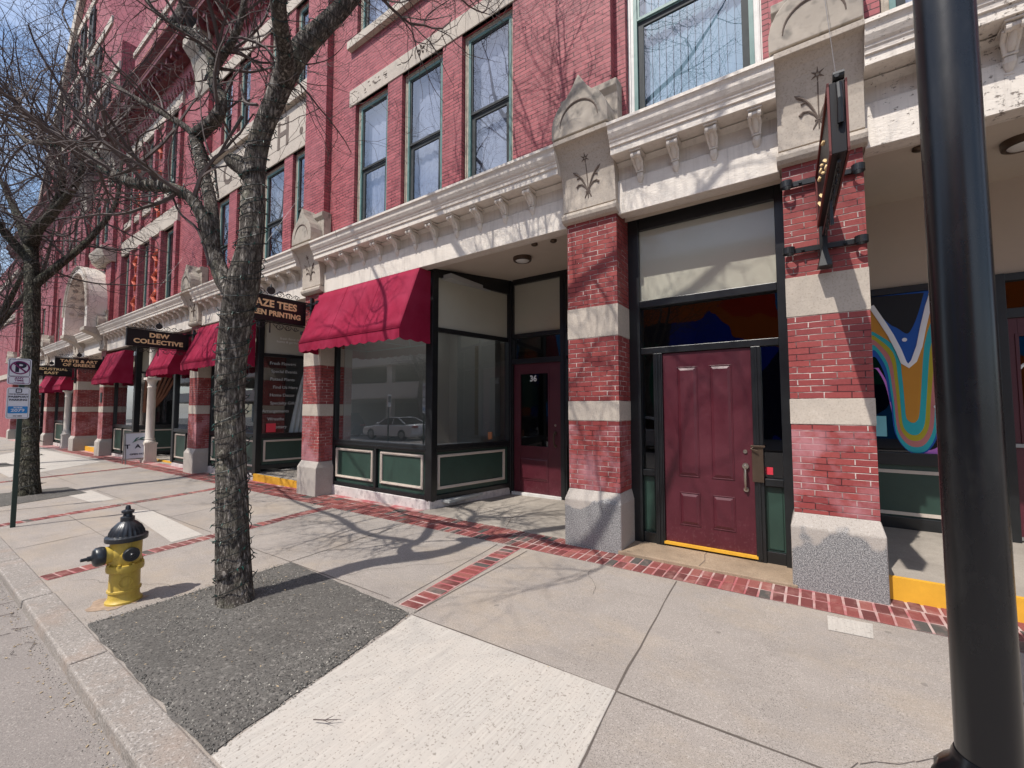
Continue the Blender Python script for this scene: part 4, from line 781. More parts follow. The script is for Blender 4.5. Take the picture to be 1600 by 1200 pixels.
def U(l0,cx,b,w):
    return [(30,l0),(60,l0+8),(cx-w-30,l0+110),(cx-w-8,l0+260),(cx-w,b-w*1.5-60),(cx-w*.9,b-w*.8),(cx-w*.5,b-w*.18),(cx,b),(cx+w*.5,b-w*.18),(cx+w*.92,b-w*.9),(cx+w+12,b-w*1.8-60),(cx+w+50,l0+100),(cx+w+110,270),(30,270)]
for i,(l0,b,w,mt) in enumerate(((590,1150,150,'decal_blue'),(550,1145,135,'decal_teal'),(520,1112,120,'decal_mauve'),(488,1078,98,'decal_olive'),(462,1045,74,'decal_teal'),(440,975,44,'decal_ochre'))): layer(U(l0,290-4*i,b,w),mt,i+2)
layer([(30,230),(30,290),(110,380),(175,470),(215,560),(262,640),(310,560),(345,460),(395,290),(410,230)],'decal_blue',8); layer([(30,230),(30,270),(100,350),(160,405),(205,430),(262,466),(300,430),(340,350),(380,240)],'decal_black',9)
Wh=[(40,285),(110,390),(160,470),(205,560),(232,630),(262,652),(296,625),(335,540),(365,430),(400,320),(430,250)]
m=MB(); pts=[Vector((wp(*p)[0],y+.008,wp(*p)[1])) for p in Wh]; m.tube(pts,.032,6); M=Matrix.Diagonal((1,.06,1,1)); m.v=[(a,(b-(y+.008))*.08+y+.008,c) for a,b,c in m.v]; m.build('decal_white_line','decal_white',DEC)
for a,b,c in ((245,500,.024),(415,885,.022)): m=MB(); q=wp(a,b); m.lathe([(.001,-.002),(c,-.002),(c,0)],(q[0],y+.01,q[1]),14,'Y'); m.build('decal_dot','decal_white',DEC)
m=MB(); q=wp(100,1065); m.box(.62,.79,y+.005,y+.01,1.30,1.55); m.build('window_notice','sticker_blue',DEC)
# shop behind the tree: front window, angled return with white lettering
g=-.12
plinth([(-14.0,5.17),(-11.28,5.17),(-10.9,6.98),(-11.5,7.05),(-11.6,5.5),(-14.0,5.5)],g)
front((-14.0,FR),(-11.32,FR),g,((.1,1.26),(1.42,2.58))); B3=front((-11.28,5.2),(-10.90,7.02),.0,((.16,1.70),))
m=MB(); m.box(-11.39,-11.23,5.16,5.30,0,4.0); P_('corner_post',m,'black_paint',bevel=.01)
room(-13.9,-11.05,5.4,10,.0,'interior_dark')
an=math.atan2(1.82,.38); u=Vector((math.cos(an),math.sin(an),0)); nn=Vector((math.sin(an),-math.cos(an),0))
for i,(t,s_) in enumerate((('Fresh Flowers',.88),('Special Events',.92),('Potted Plants',.9),('Find Us Here',.98),('Home Decor',.9),('Specialty Gifts',.92),('Arrangements',.72),('Wreaths',.86),('Pottery',1.0))):
    p=Vector((-11.28,5.2,2.80-i*.203))+u*(.10+.0+(s_-.72)*.9)+nn*.006+Vector((0,0,0)); text('window_lettering',t,.108,'faint_letter',B3,p,an,.001,.001,align='LEFT')
text('window_lettering','fresh floral design\nhome & garden studio',.085,'white_letter',B3,Vector((-11.28,5.2,3.42))+u*.78-nn*.026,an,.001,.0)
m=MB(); p=Vector((-11.28,5.2,0))+u*.2; q=p+u*.22; m.add([(p.x+.01,p.y,1.05),(q.x+.01,q.y,1.05),(q.x+.01,q.y,1.27),(p.x+.01,p.y,1.27)],[(0,1,2,3)]); o=m.build('window_sticker','sticker_red',B3)
m=MB(); n=28; vs=[]
for i in range(n+1):
    t=i/n
    for k in range(7):
        h=k/6; wd=.16+.60*(1-h)**.75; p=Vector((-11.28,5.2,0))+u*(1.36-.62+ (t-.0)*(wd)+ .62-wd*.75)-nn*(.22+.035*math.sin(t*38)); vs.append((p.x,p.y,1.0+1.95*h))
m.add(vs,[(i*7+k,(i+1)*7+k,(i+1)*7+k+1,i*7+k+1) for i in range(n) for k in range(6)]); m.build('hanging_gown','white_curtain',B3,smooth='all')
m=MB(); m.box(-10.95,-8.6,7.05,7.15,-.05,4.25); w3=P_('recess_wall',m,'black_paint'); 
# shop with the column: two windows either side of an open entrance
g=-.22
plinth([(-16.75,5.17),(-14.64,5.17),(-14.64,5.5),(-16.6,5.5)],g); front((-16.72,FR),(-14.64,FR),g,((.1,.95),(1.1,2.0))); front((-17.1,7.0),(-16.74,5.2),-.1,((.16,1.70),))
m=MB(); m.box(-16.82,-16.66,5.16,5.30,-.05,4.0); P_('corner_post',m,'black_paint',bevel=.01)
g=-.3
plinth([(-23.2,5.17),(-20.7,5.17),(-20.35,6.98),(-21,7.05),(-21.2,5.5),(-23.2,5.5)],g); front((-23.25,FR),(-20.72,FR),g,((.1,1.1),(1.3,2.4))); front((-20.68,5.2),(-20.3,7.02),-.2,((.16,1.70),))
m=MB(); m.box(-20.8,-20.6,5.16,5.34,-.12,4.0); P_('corner_post',m,'black_paint',bevel=.01)
front((-20.3,7.05),(-17.1,7.05),-.15,((.2,1.5),(1.8,3.0)))
room(-16.6,-14.7,5.4,9,-.1,'interior_dark'); room(-23.1,-20.9,5.4,9,-.1,'interior_dark'); room(-20.2,-17.2,7.2,11,-.1,'interior_dark')
m=MB()
for j in range(7): m.tube([(-20.55+.02*j,5.5+.14*j,2.9),(-20.55+.02*j,5.45+.10*j,2.2),(-20.6,5.45+.03*j,1.5)],.05,5)
P_('gathered_curtain',m,'amber_curtain')
def column(x,y,g):
    m=MB(); m.box(x-.19,x+.19,y-.19,y+.19,g-.2,g+.10); m.box(x-.165,x+.165,y-.165,y+.165,g+.10,g+.62); m.box(x-.185,x+.185,y-.185,y+.185,g+.62,g+.68)
    m.lathe([(.17,.68),(.175,.72),(.15,.76),(.14,.78),(.15,.80),(.125,.86),(.122,1.2),(.115,2.55),(.13,2.57),(.13,2.60),(.115,2.62),(.118,2.72),(.15,2.80),(.17,2.84)],(x,y,g),24); m.box(x-.19,x+.19,y-.19,y+.19,g+2.84,g+2.92); m.lathe([(.115,2.92),(.11,3.2),(.11,4.05-g)],(x,y,g),18)
    P_('column',m,'cream_clean',smooth=True)
column(-18.75,5.15,-.2); column(-31.0,5.15,-.33)
# darker shops further off
for (a,b,c,d) in ((-30.2,-28.45,-.3,1),(-34.1,-32.0,-.35,1),(-40.2,-38.0,-.42,1),(-37.0,-34.95,-.38,1),(-46.2,-43.8,-.46,1),(-43,-41.1,-.44,1)):
    plinth([(a,5.17),(b,5.17),(b,5.5),(a,5.5)],c); front((a,FR),(b,FR),c,((.15,b-a-.15),))
for a,b in ((-32,-30.2),(-38,-37),(-43.8,-43)): front((a,6.6),(b,6.6),-.3,()); 
room(-40,-28.6,5.4,9,-.3,'interior_dark')
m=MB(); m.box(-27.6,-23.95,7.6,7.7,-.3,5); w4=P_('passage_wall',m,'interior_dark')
m=MB()
for i in range(12): m.box(-23.99,-23.95,5.9,6.9,.0+i*.09,.06+i*.09)
m.build('passage_grille','black_paint',w4)
# awnings
AWG='crimson awnings over the shop windows'
def awning(xa,xb,label,zo=0,yf=4.45):
    A=thing('awning',((xa+xb)/2,5.1,3.98+zo),label,'awning',AWG); zt=3.97+zo; zf=2.92+zo; n=28; ny=8
    m=MB(); V=[]
    for i in range(n+1):
        x=xa+(xb-xa)*i/n
        for j in range(ny+1):
            t=j/ny; sag=-.018*math.sin(PI*t)*(.6+.4*math.sin(x*2.1))-.006*math.sin(x*9+t*3)*math.sin(PI*t); V.append((x,4.86+(yf-4.86)*t,zt-(zt-zf)*t+sag))
    m.add(V,[(i*(ny+1)+j,(i+1)*(ny+1)+j,(i+1)*(ny+1)+j+1,i*(ny+1)+j+1) for i in range(n) for j in range(ny)])
    m.build('canopy','awning_fabric',A,smooth='all',solid=.006)
    m=MB(); V=[]; ns=int((xb-xa)/.028)
    for i in range(ns+1):
        x=xa+(xb-xa)*i/ns; sc=.030*(abs(math.sin((x-xa)/.24*PI))-.4); fl=.012*math.sin(x*5.3)+.004*math.sin(x*31); V+=[(x,yf-.001,zf),(x,yf-.004+fl*.5,zf-.09),(x,yf-.002+fl,zf-.175-sc)]
    m.add(V,[(3*i+j,3*i+3+j,3*i+4+j,3*i+1+j) for i in range(ns) for j in range(2)]); m.tube([(xa,yf-.008,zf-.004),(xb,yf-.008,zf-.004)],.006,5)
    m.build('valance','awning_fabric',A,solid=.004)
    for x in (xa,xb):
        m=MB(); ps=[(x,5.10,zt)]; V=[(x,4.86,zt),(x,yf,zf),(x,5.11,zf),(x,5.11,zt-.0)]; m.add(V,[(0,1,2,3)]); ns=int((5.11-yf)/.028); W=[]
        for i in range(ns+1): yy=yf+(5.11-yf)*i/ns; W+=[(x,yy,zf),(x+.008*math.sin(yy*20),yy,zf-.175-.03*(abs(math.sin((yy-yf)/.24*PI))-.4))]
        m.add(W,[(2*i,2*i+2,2*i+3,2*i+1) for i in range(ns)]); m.build('side_flap','awning_fabric',A,solid=.004)
    m=MB(); m.tube([(xa+.02,yf+.02,zf-.01),(xb-.02,yf+.02,zf-.01)],.013,6)
    for x in (xa+.02,(xa+xb)/2,xb-.02): m.tube([(x,5.1,zf-.01),(x,yf+.02,zf-.01),(x,4.9,zt-.03)],.012,6)
    m.build('awning_frame','grey_metal',A)
    m=MB()
    for f_ in (.33,.67):
        x=xa+(xb-xa)*f_; m.tube([(x,4.86+(yf-4.86)*t,zt-(zt-zf)*t+.002-.018*math.sin(PI*t)*(.6+.4*math.sin(x*2.1))-.006*math.sin(x*9+t*3)*math.sin(PI*t)) for t in [i/8 for i in range(9)]],.005,5)
    m.build('seam','awning_fabric',A)
awning(-8.10,-5.20,'crimson awning nearest the camera, over the big window of shop 36')
awning(-14.06,-11.3,'crimson awning half hidden by the big tree trunk, behind the Tees sign',-.05)
awning(-16.78,-15.0,'short crimson awning between the white column and the pier behind the Dew sign',-.1)
awning(-23.1,-20.75,'crimson awning left of the Dew sign, above the white folding sign',-.15)
awning(-30.1,-28.5,'small far crimson awning below the Taste sign, right of the far column',-.2)
awning(-34.1,-32.1,'farthest crimson awning, just right of the second tree trunk',-.25)
# round ceiling lamps and small ceiling fittings
def lamp(x,y,z,lab):
    t=thing('ceiling_light',(x,y,z),lab,'ceiling light','round ceiling lights in the recesses'); m=MB(); m.lathe([(.15,.02),(.152,-.02),(.145,-.045),(.118,-.052),(.112,-.04)],(x,y,z),32); m.build('lamp_rim','bronze',t,smooth=True)
    m=MB(); m.lathe([(.112,-.038),(.1,-.05),(.06,-.058),(.002,-.06)],(x,y,z),28); m.build('lamp_shade','lamp_lens',t,smooth=True)
lamp(-3.74,5.72,4.08,'round flush light on the ceiling in front of door 36'); lamp(1.70,5.76,4.08,'round flush light on the ceiling right of the black street pole')
for x,y,lb in ((-2.93,5.30,'small dark ceiling fitting nearest the middle brick pier'),(-3.22,5.25,'small dark ceiling fitting on the beam edge left of the middle pier'),(.92,5.3,'small dark ceiling fitting just left of the black street pole')):
    m=MB(); z=4.03+.11*(y-5.17)/2; m.lathe([(.045,.02),(.05,-.01),(.03,-.025),(.002,-.028)],(x,y,z+.01),16); tag(m.build('ceiling_fitting','bronze',smooth=True),lb,'ceiling fitting')
# ---------------------------------------------------------------- hanging signs
def scroll(m,c,s,tw,axis_y=1,r=.007):   # c=(x,y,z) s=size, drawn in the yz plane
    pts=[]
    for i in range(22):
        t=i/21; a=t*2.6*PI; q=s*(1-t)*.55+.008; pts.append((c[0],c[1]+axis_y*(q*math.cos(a)),c[2]+tw*(q*math.sin(a))))
    m.tube(pts,r,5)
def hsign(x,y0,y1,z0,z1,lines,label,zb=None,py=4.86,lite=False,s0=.13):
    H=thing('hanging_sign',(x,py,z0-.2),label,'sign','black and gold signs hanging from the piers')
    th=.040 if lite else .035; m=MB(); m.box(x-th,x+th,y0,y1,z0,z1); m.build('sign_board','sign_black',H,bevel=.004)
    m=MB(); 
    for sx in (-1,1):
        q=x+sx*(th+.001); m.add([],[]); m.box(min(q,q+sx*.012),max(q,q+sx*.012),y0-.004,y1+.004,z0-.004,z0+.022); m.box(min(q,q+sx*.012),max(q,q+sx*.012),y0-.004,y1+.004,z1-.022,z1+.004); m.box(min(q,q+sx*.012),max(q,q+sx*.012),y0-.004,y0+.02,z0,z1); m.box(min(q,q+sx*.012),max(q,q+sx*.012),y1-.02,y1+.004,z0,z1)
    m.build('sign_border','sign_border' if lite else 'sign_black',H)
    k=len(lines); yc=(y0+y1)/2
    for i,(t,sz,sxx) in enumerate(lines):
        z=(z0+z1)/2+((k-1)/2-i)*(z1-z0)*.40
        for s_,a in ((1,PI/2),(-1,-PI/2)): text('sign_lettering',t,sz,'gold_leaf',H,(x+s_*.042,yc,z),a,.004,.0055*sz/.16,sx=sxx,spc=1.03)
    m=MB(); m.tube([(x,y0-.02,z1+.03),(x,py,z1+.03)],.014,6); m.tube([(x,y0+.05,z0-.03),(x,py,z0-.03)],.012,6); m.box(x-.03,x+.03,py-.05,py,z0-.30,z1+.16); 
    for z in (z0-.13,z1+.05) if lite else (z0-.1,z1+.03):
        m.box(x-.24,x+.24,py-.035,py-.01,z-.022,z+.022)
        for s_ in (-1,1): m.lathe([(.043,-.03),(.05,-.03),(.05,.03),(.043,.03)],(x+s_*.27,py-.055,z),20,ring=True); m.lathe([(.013,-.02),(.013,.0)],(x+s_*.16,py-.035,z),8,'Y')
    if lite: m.add([(x-.06,py-.02,z0-.34),(x+.06,py-.02,z0-.34),(x+.05,py-.16,z0-.34),(x-.05,py-.16,z0-.34),(x,py-.06,z0-.08),(x,py-.1,z0-.08)],[(0,1,2,3),(0,4,5,3),(1,2,5,4),(2,3,5),(0,1,4)])
    m.build('wall_bracket','cast_iron',H)
    m=MB(); n=4
    for sgn,zz in ((1,z1+.03),(-1,z0-.03)):
        for i in (-1,1):
            for j,(o,s_) in enumerate(((.17,.12),(.34,.095),(.50,.07))):
                scroll(m,(x,yc+i*o,zz+sgn*.06),s_,sgn,i,.0065); m.tube([(x,yc+i*(o-.12),zz+sgn*.02),(x,yc+i*(o-.02),zz+sgn*.115),(x,yc+i*(o+.06),zz+sgn*.08)],.006,5)
        if sgn>0: m.lathe([(.001,-.01),(.075,-.01),(.075,.01),(.001,.01)],(x,yc,zz+.11),20,'X') if not lite else 0; m.tube([(x,yc,zz+.16),(x,yc,zz+.24)],[.03,.004],6)
        else: m.tube([(x,yc,zz),(x,yc,zz-.2)],[.01,.014],6)
        m.build('scrollwork','cast_iron',H); m=MB()
    for zz in (z0+.1,z1-.12): m=MB(); scroll(m,(x,y1+.08,zz),.08,1,1,.006); m.build('scrollwork','cast_iron',H)
    m=MB(); m.tube([(x,y0+.02,z1+.05),(x+.01,4.5,5.9)],.0018,4); m.build('stay_wire','grey_metal',H)
    return H
SL=lambda a,b:(a,b)
hsign(.175,3.35,4.68,3.28,3.74,[('RAINBOW',.19,1.1),('STUDIO',.15,1.1)],'sign seen almost edge on, hanging from the near brick pier beside the black street pole',lite=True) if 0 else None
E1=hsign(.165,3.35,4.66,3.27,3.74,[],'black sign with reddish edges seen almost edge on, hanging from the near brick pier',lite=True)
m=MB()
for i in range(9):
    z=3.34+R.uniform(0,.3); yy=3.65+i*.09; m.tube([(.122,yy-.05,z-.03),(.116,yy,z+R.uniform(-.04,.05)),(.122,yy+.06,z+.03)],[.006,.013,.005],5)
m.build('gilded_ornament','gold_leaf',E1)
for i in range(8): m=MB(); m.lathe([(.002,-.012),(.02,-.008),(.022,.008),(.002,.012)],(.165+.01*(i%2),3.5+i*.13,3.235),8,'X'); m.build('clip','cast_iron',E1)
m=MB()
m.tube([(.175,3.345,3.72),(.175,3.31,3.6),(.175,3.33,3.45)],.018,8); m.lathe([(.03,-.03),(.03,.03)],(.175,3.36,3.78),10,'X'); m.build('sign_fittings','cast_iron',E1); E1.rotation_euler.z=.035
hsign(-8.33,3.35,4.68,3.31,3.75,[('BLAZE TEES',.185,.98),('SCREEN PRINTING',.135,.98)],'black hanging sign with gold letters, partly behind the big tree trunk')
hsign(-14.35,3.37,4.70,3.28,3.72,[('DEW',.16,1.15),('COLLECTIVE',.16,1.15)],'black hanging sign lettered DEW COLLECTIVE in gold, left of the big tree')
hsign(-23.5,3.49,4.80,3.22,3.60,[('TASTE & ART',.15,1.15),('OF GREECE',.15,1.15)],'black hanging sign lettered TASTE & ART OF GREECE, over the arched entrance')
hsign(-28.0,3.40,4.72,3.12,3.55,[('INDUSTRIAL',.15,1.2),('EAST',.15,1.3)],'farthest black hanging sign, lettered INDUSTRIAL EAST beside the second tree')
# small plaque and folding sign
m=MB(); m.box(-23.75,-23.5,4.845,4.87,1.9,2.3); tag(m.build('plaque','sign_black',bevel=.006),'small dark plaque on the brick pier left of the folding sign','plaque')
T=thing('folding_sign',(-18.8,4.85,-.2),'white folding sign lettered TAG with an olive branch, standing on the pavement','folding sign')
for s_ in (-1,1):
    Mx=Matrix.Translation((-18.8,4.85,-.2))@Matrix.Rotation(-s_*math.radians(10),4,'Y'); m=MB()
    for yy in (-.35,.33): m.box(-.012,.012,yy,yy+.025,0,1.06)
    m.box(-.012,.012,-.35,.355,1.03,1.06); m.box(-.012,.012,-.35,.355,.16,.18); m.xf(Matrix.Translation((s_*-.10 if 0 else s_*.17*-1*-1,0,0))@Mx if 0 else Matrix.Translation((-.0,0,0))@Mx); m.v=[(a+(s_*.18),b,c) for a,b,c in m.v]; m.build('sign_legs','grey_metal',T)
    m=MB(); m.box(-.006,.006,-.33,.335,.19,1.03); m.xf(Mx); m.v=[(a+s_*.18,b,c) for a,b,c in m.v]; bd=m.build('sign_panel','sign_white',T)
X=-18.8+.175-.17*0
def onboard(z): return -18.8+.18-math.tan(math.radians(10))*(z+.2)+.010
for t,sz,z,of in (('T  A  G',.19,.37,.004),('OPEN NOW',.07,.12,.002)): text('sign_lettering',t,sz,'sign_navy',T,(onboard(z),4.85,z),PI/2,.003,of,sx=1.2,tilt=PI/2-math.radians(10))
m=MB()
for i,(a,b,c,d) in enumerate(((-.12,.55,.02,.68),(-.02,.58,.2,.68),(0,.6,.2,.56),(-.16,.50,0,.60))): z=(b+d)/2; m.tube([(onboard(b),4.85+a,b),(onboard(z),4.85+(a+c)/2,z+.02),(onboard(d),4.85+c,d)],[.004,.022,.003],6)
m.build('olive_branch','wire_green',T)
# ---------------------------------------------------------------- fire hydrant
hx,hy=-5.06,1.26; hz=gz(hx)
H=thing('fire_hydrant',(hx,hy,hz),'yellow fire hydrant with black bonnet and caps near the kerb','fire hydrant')
K=lambda m:m.xf(Matrix.Translation((hx,hy,hz)))
m=MB(); m.lathe([(.128,-.03),(.128,.02),(.113,.035),(.108,.05),(.108,.095),(.118,.10),(.118,.115),(.108,.12),(.106,.27),(.128,.275),(.131,.29),(.131,.315),(.128,.33),(.106,.335),(.110,.345),(.112,.52),(.11,.55)],(0,0,0),36)
m.lathe([(.07,-.16),(.07,-.10),(.082,-.09),(.10,-.02)],(0,0,.43),24,'Y'); m.lathe([(.10,.02),(.058,.10),(.055,.135)],(0,0,.43),20,'X'); m.lathe([(.055,-.135),(.058,-.10),(.10,-.02)],(0,0,.43),20,'X')
for i in range(8): a=i*PI/4+.2; m.lathe([(.012,-.01),(.012,.012)],(.122*math.cos(a),.122*math.sin(a),.335),6)
m.tube([(.107-.18*(.045*math.sin(i*PI/8)-.02)**2*6,-.02+.045*math.sin(i*PI/8),.19+.045*math.cos(i*PI/8)) for i in range(17)],.004,5); K(m).build('barrel','hydrant_yellow',H,smooth=True)
m=MB(); rib=lambda th,h:1+(.045*(math.cos(th*12)**8) if .575<h<.68 else 0)
m.lathe([(.11,.535),(.148,.535),(.150,.55),(.150,.572),(.140,.578),(.122,.585),(.118,.61),(.100,.65),(.070,.685),(.050,.70),(.050,.735),(.034,.742),(.03,.765),(.044,.772),(.046,.79),(.03,.797),(.02,.80),(.018,.825),(.012,.835)],(0,0,0),72,rib=rib); K(m).build('bonnet','hydrant_black',H,smooth=True)
m=MB(); m.lathe([(.076,-.145),(.080,-.165),(.077,-.200),(.064,-.215),(.03,-.222),(.022,-.23),(.022,-.25),(.014,-.255),(.014,-.29),(.01,-.295)],(0,0,.43),28,'Y',rib=lambda th,h:1+(.03*math.cos(th*10) if -.21<h<-.15 else 0)); K(m).build('pumper_cap','hydrant_black',H,smooth=True)
for s_ in (1,-1): m=MB(); m.lathe([(.058,s_*.13),(.060,s_*.155),(.054,s_*.168),(.02,s_*.17),(.016,s_*.185),(.012,s_*.19)],(0,0,.43),24,'X'); K(m).build('hose_cap','hydrant_black',H,smooth=True)
rs=MB(); pts=[]
for i in range(26): a=i/26*2*PI; q=.14+.09*noise.noise(Vector((math.cos(a)*2.7,math.sin(a)*2.7,2)))+.10*max(0,math.cos(a-4.5)); pts.append((hx+q*math.cos(a),hy+q*math.sin(a)))
tag(quadsheet(pts,.0035).build('rust_stain','rust_stain'),kind='structure')
# ---------------------------------------------------------------- black street lamp pole (foreground)
px,py=.29,1.35; pz=gz(px)
H=thing('street_lamp',(px,py,pz),'tall glossy black street lamp pole in the foreground at right','street lamp')
m=MB(); m.lathe([(.052,.87),(.0515,2.5),(.050,4.4),(.048,4.55)],(px,py,pz),40); m.build('pole','post_black',H,smooth=True)
m=MB(); fl=lambda th,h:1+(.05*math.cos(th*12) if .2<h<.86 else 0)
m.lathe([(.17,-.02),(.17,.06),(.15,.09),(.13,.12),(.125,.16),(.10,.22),(.088,.5),(.078,.78),(.088,.81),(.088,.85),(.078,.87),(.062,.885),(.058,.90),(.054,.91)],(px,py,pz),60,rib=fl); m.build('fluted_base','post_black',H,smooth=True)
m=MB(); m.lathe([(.048,4.5),(.09,4.55),(.10,4.6),(.07,4.65),(.10,4.7)],(px,py,pz),20); m.build('lamp_neck','post_black',H,smooth=True)
m=MB(); m.lathe([(.10,4.7),(.18,4.85),(.2,5.0),(.15,5.18),(.05,5.26)],(px,py,pz),24); m.build('globe','lamp_lens',H,smooth=True)
# ---------------------------------------------------------------- parking sign
qx,qy=-9.74,1.17; qz=gz(qx)
H=thing('parking_sign',(qx,qy,qz),'no parking sign above a parking payment sign on a dark green post','sign')
m=MB(); m.box(qx-.022,qx+.022,qy-.082,qy-.028,qz-.02,2.34); m.build('post','green_post',H,bevel=.004)
def rrect(x,y0,y1,z0,z1,r,mat,nm,par,t=.004,hole=0):
    def ring(k):
        P=[]
        for (cy,cz,a0) in ((y1-r,z1-r,0),(y0+r,z1-r,PI/2),(y0+r,z0+r,PI),(y1-r,z0+r,3*PI/2)):
            for i in range(5): a=a0+i*PI/8; P.append((cy+(r-k)*math.cos(a),cz+(r-k)*math.sin(a)))
        return P
    A=ring(0); m=MB()
    if not hole: m.ext(A,lambda y,z:(x,y,z),lambda y,z:(x+t,y,z))
    else:
        B=ring(hole); n=len(A); m.add([(x+t,*p) for p in A]+[(x+t,*p) for p in B],[(i,(i+1)%n,n+(i+1)%n,n+i) for i in range(n)])
    return m.build(nm,mat,par)
for (y0,y1,z0,z1,bc) in ((.965,1.20,2.01,2.40,'sign_navy'),(.97,1.205,1.50,1.965,'grey_metal')):
    s_=rrect(qx+.03,y0,y1,z0,z1,.028,'sign_white','sign_plate',H); rrect(qx+.034,y0+.012,y1-.012,z0+.012+(.11 if bc=='sign_navy' else 0),z1-.012,.02,bc,'sign_rim',s_,.001,.006)
    if bc=='sign_navy':
        x=qx+.036; cyy,czz=1.0825,2.262; rrect(qx+.034,y0+.012,y1-.012,2.022,2.125,.018,'sign_purple','sign_rim',s_,.001,.006)
        text('letter_p','P',.205,'sign_navy',s_,(x,cyy+.005,czz),PI/2,.001,.007,sx=1.1)
        m=MB(); m.lathe([(.100,.004),(.100,.006),(.083,.006),(.083,.004)],(qx+.034,cyy,czz),36,'X',ring=True); m.tube([(x+.004,cyy-.066,czz+.066),(x+.004,cyy+.066,czz-.066)],.010,4); m.build('prohibition_ring','sign_purple',s_)
        text('sign_lettering','ANY',.036,'sign_purple',s_,(x,cyy,2.102),PI/2,.001,.001,sx=1.2); text('sign_lettering','TIME',.036,'sign_purple',s_,(x,cyy,2.068),PI/2,.001,.001,sx=1.2); m=MB(); m.box(x,x+.001,cyy-.05,cyy+.04,2.032,2.038); m.add([(x+.001,cyy+.035,2.027),(x+.001,cyy+.06,2.035),(x+.001,cyy+.035,2.043)],[(0,1,2)]); m.build('arrow','sign_purple',s_)
    else:
        x=qx+.036; rrect(x-.001,.99,1.185,1.58,1.685,.012,'sign_blue','blue_panel',s_,.001); rrect(x-.001,1.055,1.12,1.885,1.95,.014,'sign_navy','logo_tile',s_,.001)
        m=MB()
        for a in (0,1):
            for b in (0,1): m.box(x+.001,x+.002,1.066+a*.023,1.086+a*.023,1.896+b*.022,1.913+b*.022)
        m.build('logo_squares','sign_white',s_)
        for t,sz,z,mt in (('PAY BY PHONE APP',.018,1.865,'sign_navy'),('PASSPORT',.037,1.825,'sign_navy'),('PARKING',.037,1.780,'sign_navy'),('ZONE',.028,1.665,'sign_white'),('2079',.060,1.622,'sign_white'),('PAY  HERE',.016,1.54,'sign_navy')): text('sign_lettering',t,sz,mt,s_,(x+.001,1.0875,z),PI/2,.001,.0012,sx=1.15)
m=MB(); m.box(-11.6,-11.55,.88,1.02,1.7,2.1); H=thing('parking_meter_sign',(-11.57,.95,gz(-11.5)),'small dark white-edged sign cut by the left edge of the picture','sign'); m.build('sign_plate','sign_white',H,bevel=.01); m=MB(); m.box(-11.548,-11.54,.90,1.0,1.85,2.05); m.build('sign_face','sign_navy',H); m=MB(); m.tube([(-11.6,.95,gz(-11.6)),(-11.6,.95,1.8)],.025,8); m.build('post','green_post',H)
# ---------------------------------------------------------------- trees
def spl(P,n=4):
    P=[Vector(p) for p in P]; Q=[]
    for i in range(len(P)-1):
        p0,p1,p2,p3=P[max(i-1,0)],P[i],P[i+1],P[min(i+2,len(P)-1)]
        for k in range(n):
            t=k/n; Q.append(.5*((2*p1)+(p2-p0)*t+(2*p0-5*p1+4*p2-p3)*t*t+(3*p1-p0-3*p2+p3)*t**3))
    Q.append(P[-1]); return Q
def lerpr(rs,n): # radii resampled to n*(len-1)+1
    o=[]
    for i in range(len(rs)-1):
        for k in range(n): o.append(rs[i]+(rs[i+1]-rs[i])*k/n)
    return o+[rs[-1]]
def knobby(seed,amp=.06):
    def f(i,th):
        v=Vector((math.cos(th)*1.6,math.sin(th)*1.6,i*.10+seed)); return 1+amp*noise.noise(v)+amp*.8*noise.noise(Vector((math.cos(th)*4,math.sin(th)*4,i*.28+seed)))+amp*.5*(1 if math.sin(th*9+2*noise.noise(v))>.2 else -.4)
    return f
class Tree:
    def __init__(s,seed,ymax=4.3): s.r=random.Random(seed); s.cr=MB(); s.ymax=ymax; s.ends=[]
    def grow(s,p,d,r,L,lvl,maxl=3,den=1.0):
        R_=s.r; n=max(3,int(L/.11)) if lvl<2 else max(3,int(L/.09)); n=min(n,14); st_=L/n; P=[p.copy()]; rr=[r]; d=d.normalized(); q=p.copy(); bend=Vector((R_.gauss(0,1),R_.gauss(0,1),R_.gauss(0,.6)))*.05
        for i in range(n):
            d=(d+bend+Vector((R_.gauss(0,1),R_.gauss(0,1),R_.gauss(0,1)))*(.13 if lvl<2 else .2)+Vector((0,0,.035))); d.normalize()
            if q.y>s.ymax-.5: d.y-=.3; d.normalize()
            q=q+d*st_; P.append(q.copy()); rr.append(max(.0018,r*(1-.72*(i+1)/n)))
            if lvl<maxl and i>=1:
                for _ in range(1 if R_.random()<(.55,.62,.55,.4)[lvl]*den*(1.5 if lvl==0 else 1.1) else 0):
                    a=Vector((R_.gauss(0,1),R_.gauss(0,1),R_.gauss(0,1))); a=(a-d*a.dot(d)).normalized(); nd=(d*R_.uniform(.35,.9)+a*R_.uniform(.5,1)).normalized()
                    s.grow(q,nd,rr[-1]*R_.uniform(.45,.7),L*R_.uniform(.38,.68),lvl+1,maxl,den)
        s.cr.tube(P,rr,5 if lvl==0 else (4 if lvl==1 else 3),cap=False)
    def dress(s,path,rad,i0,every,L,den=1,maxl=3,up=.3,side=None):
        for i in range(i0,len(path)-1,every):
            d=(path[i+1]-path[i]).normalized(); a=Vector((s.r.gauss(0,1),s.r.gauss(0,1),s.r.gauss(0,.7)+up)); a=(a-d*a.dot(d)).normalized(); 
            if side: a=(a+Vector(side)).normalized()
            s.grow(path[i],(d*s.r.uniform(.2,.9)+a).normalized(),min(.022,rad[i]*.5),L*s.r.uniform(.6,1.2),1,maxl+0,den)
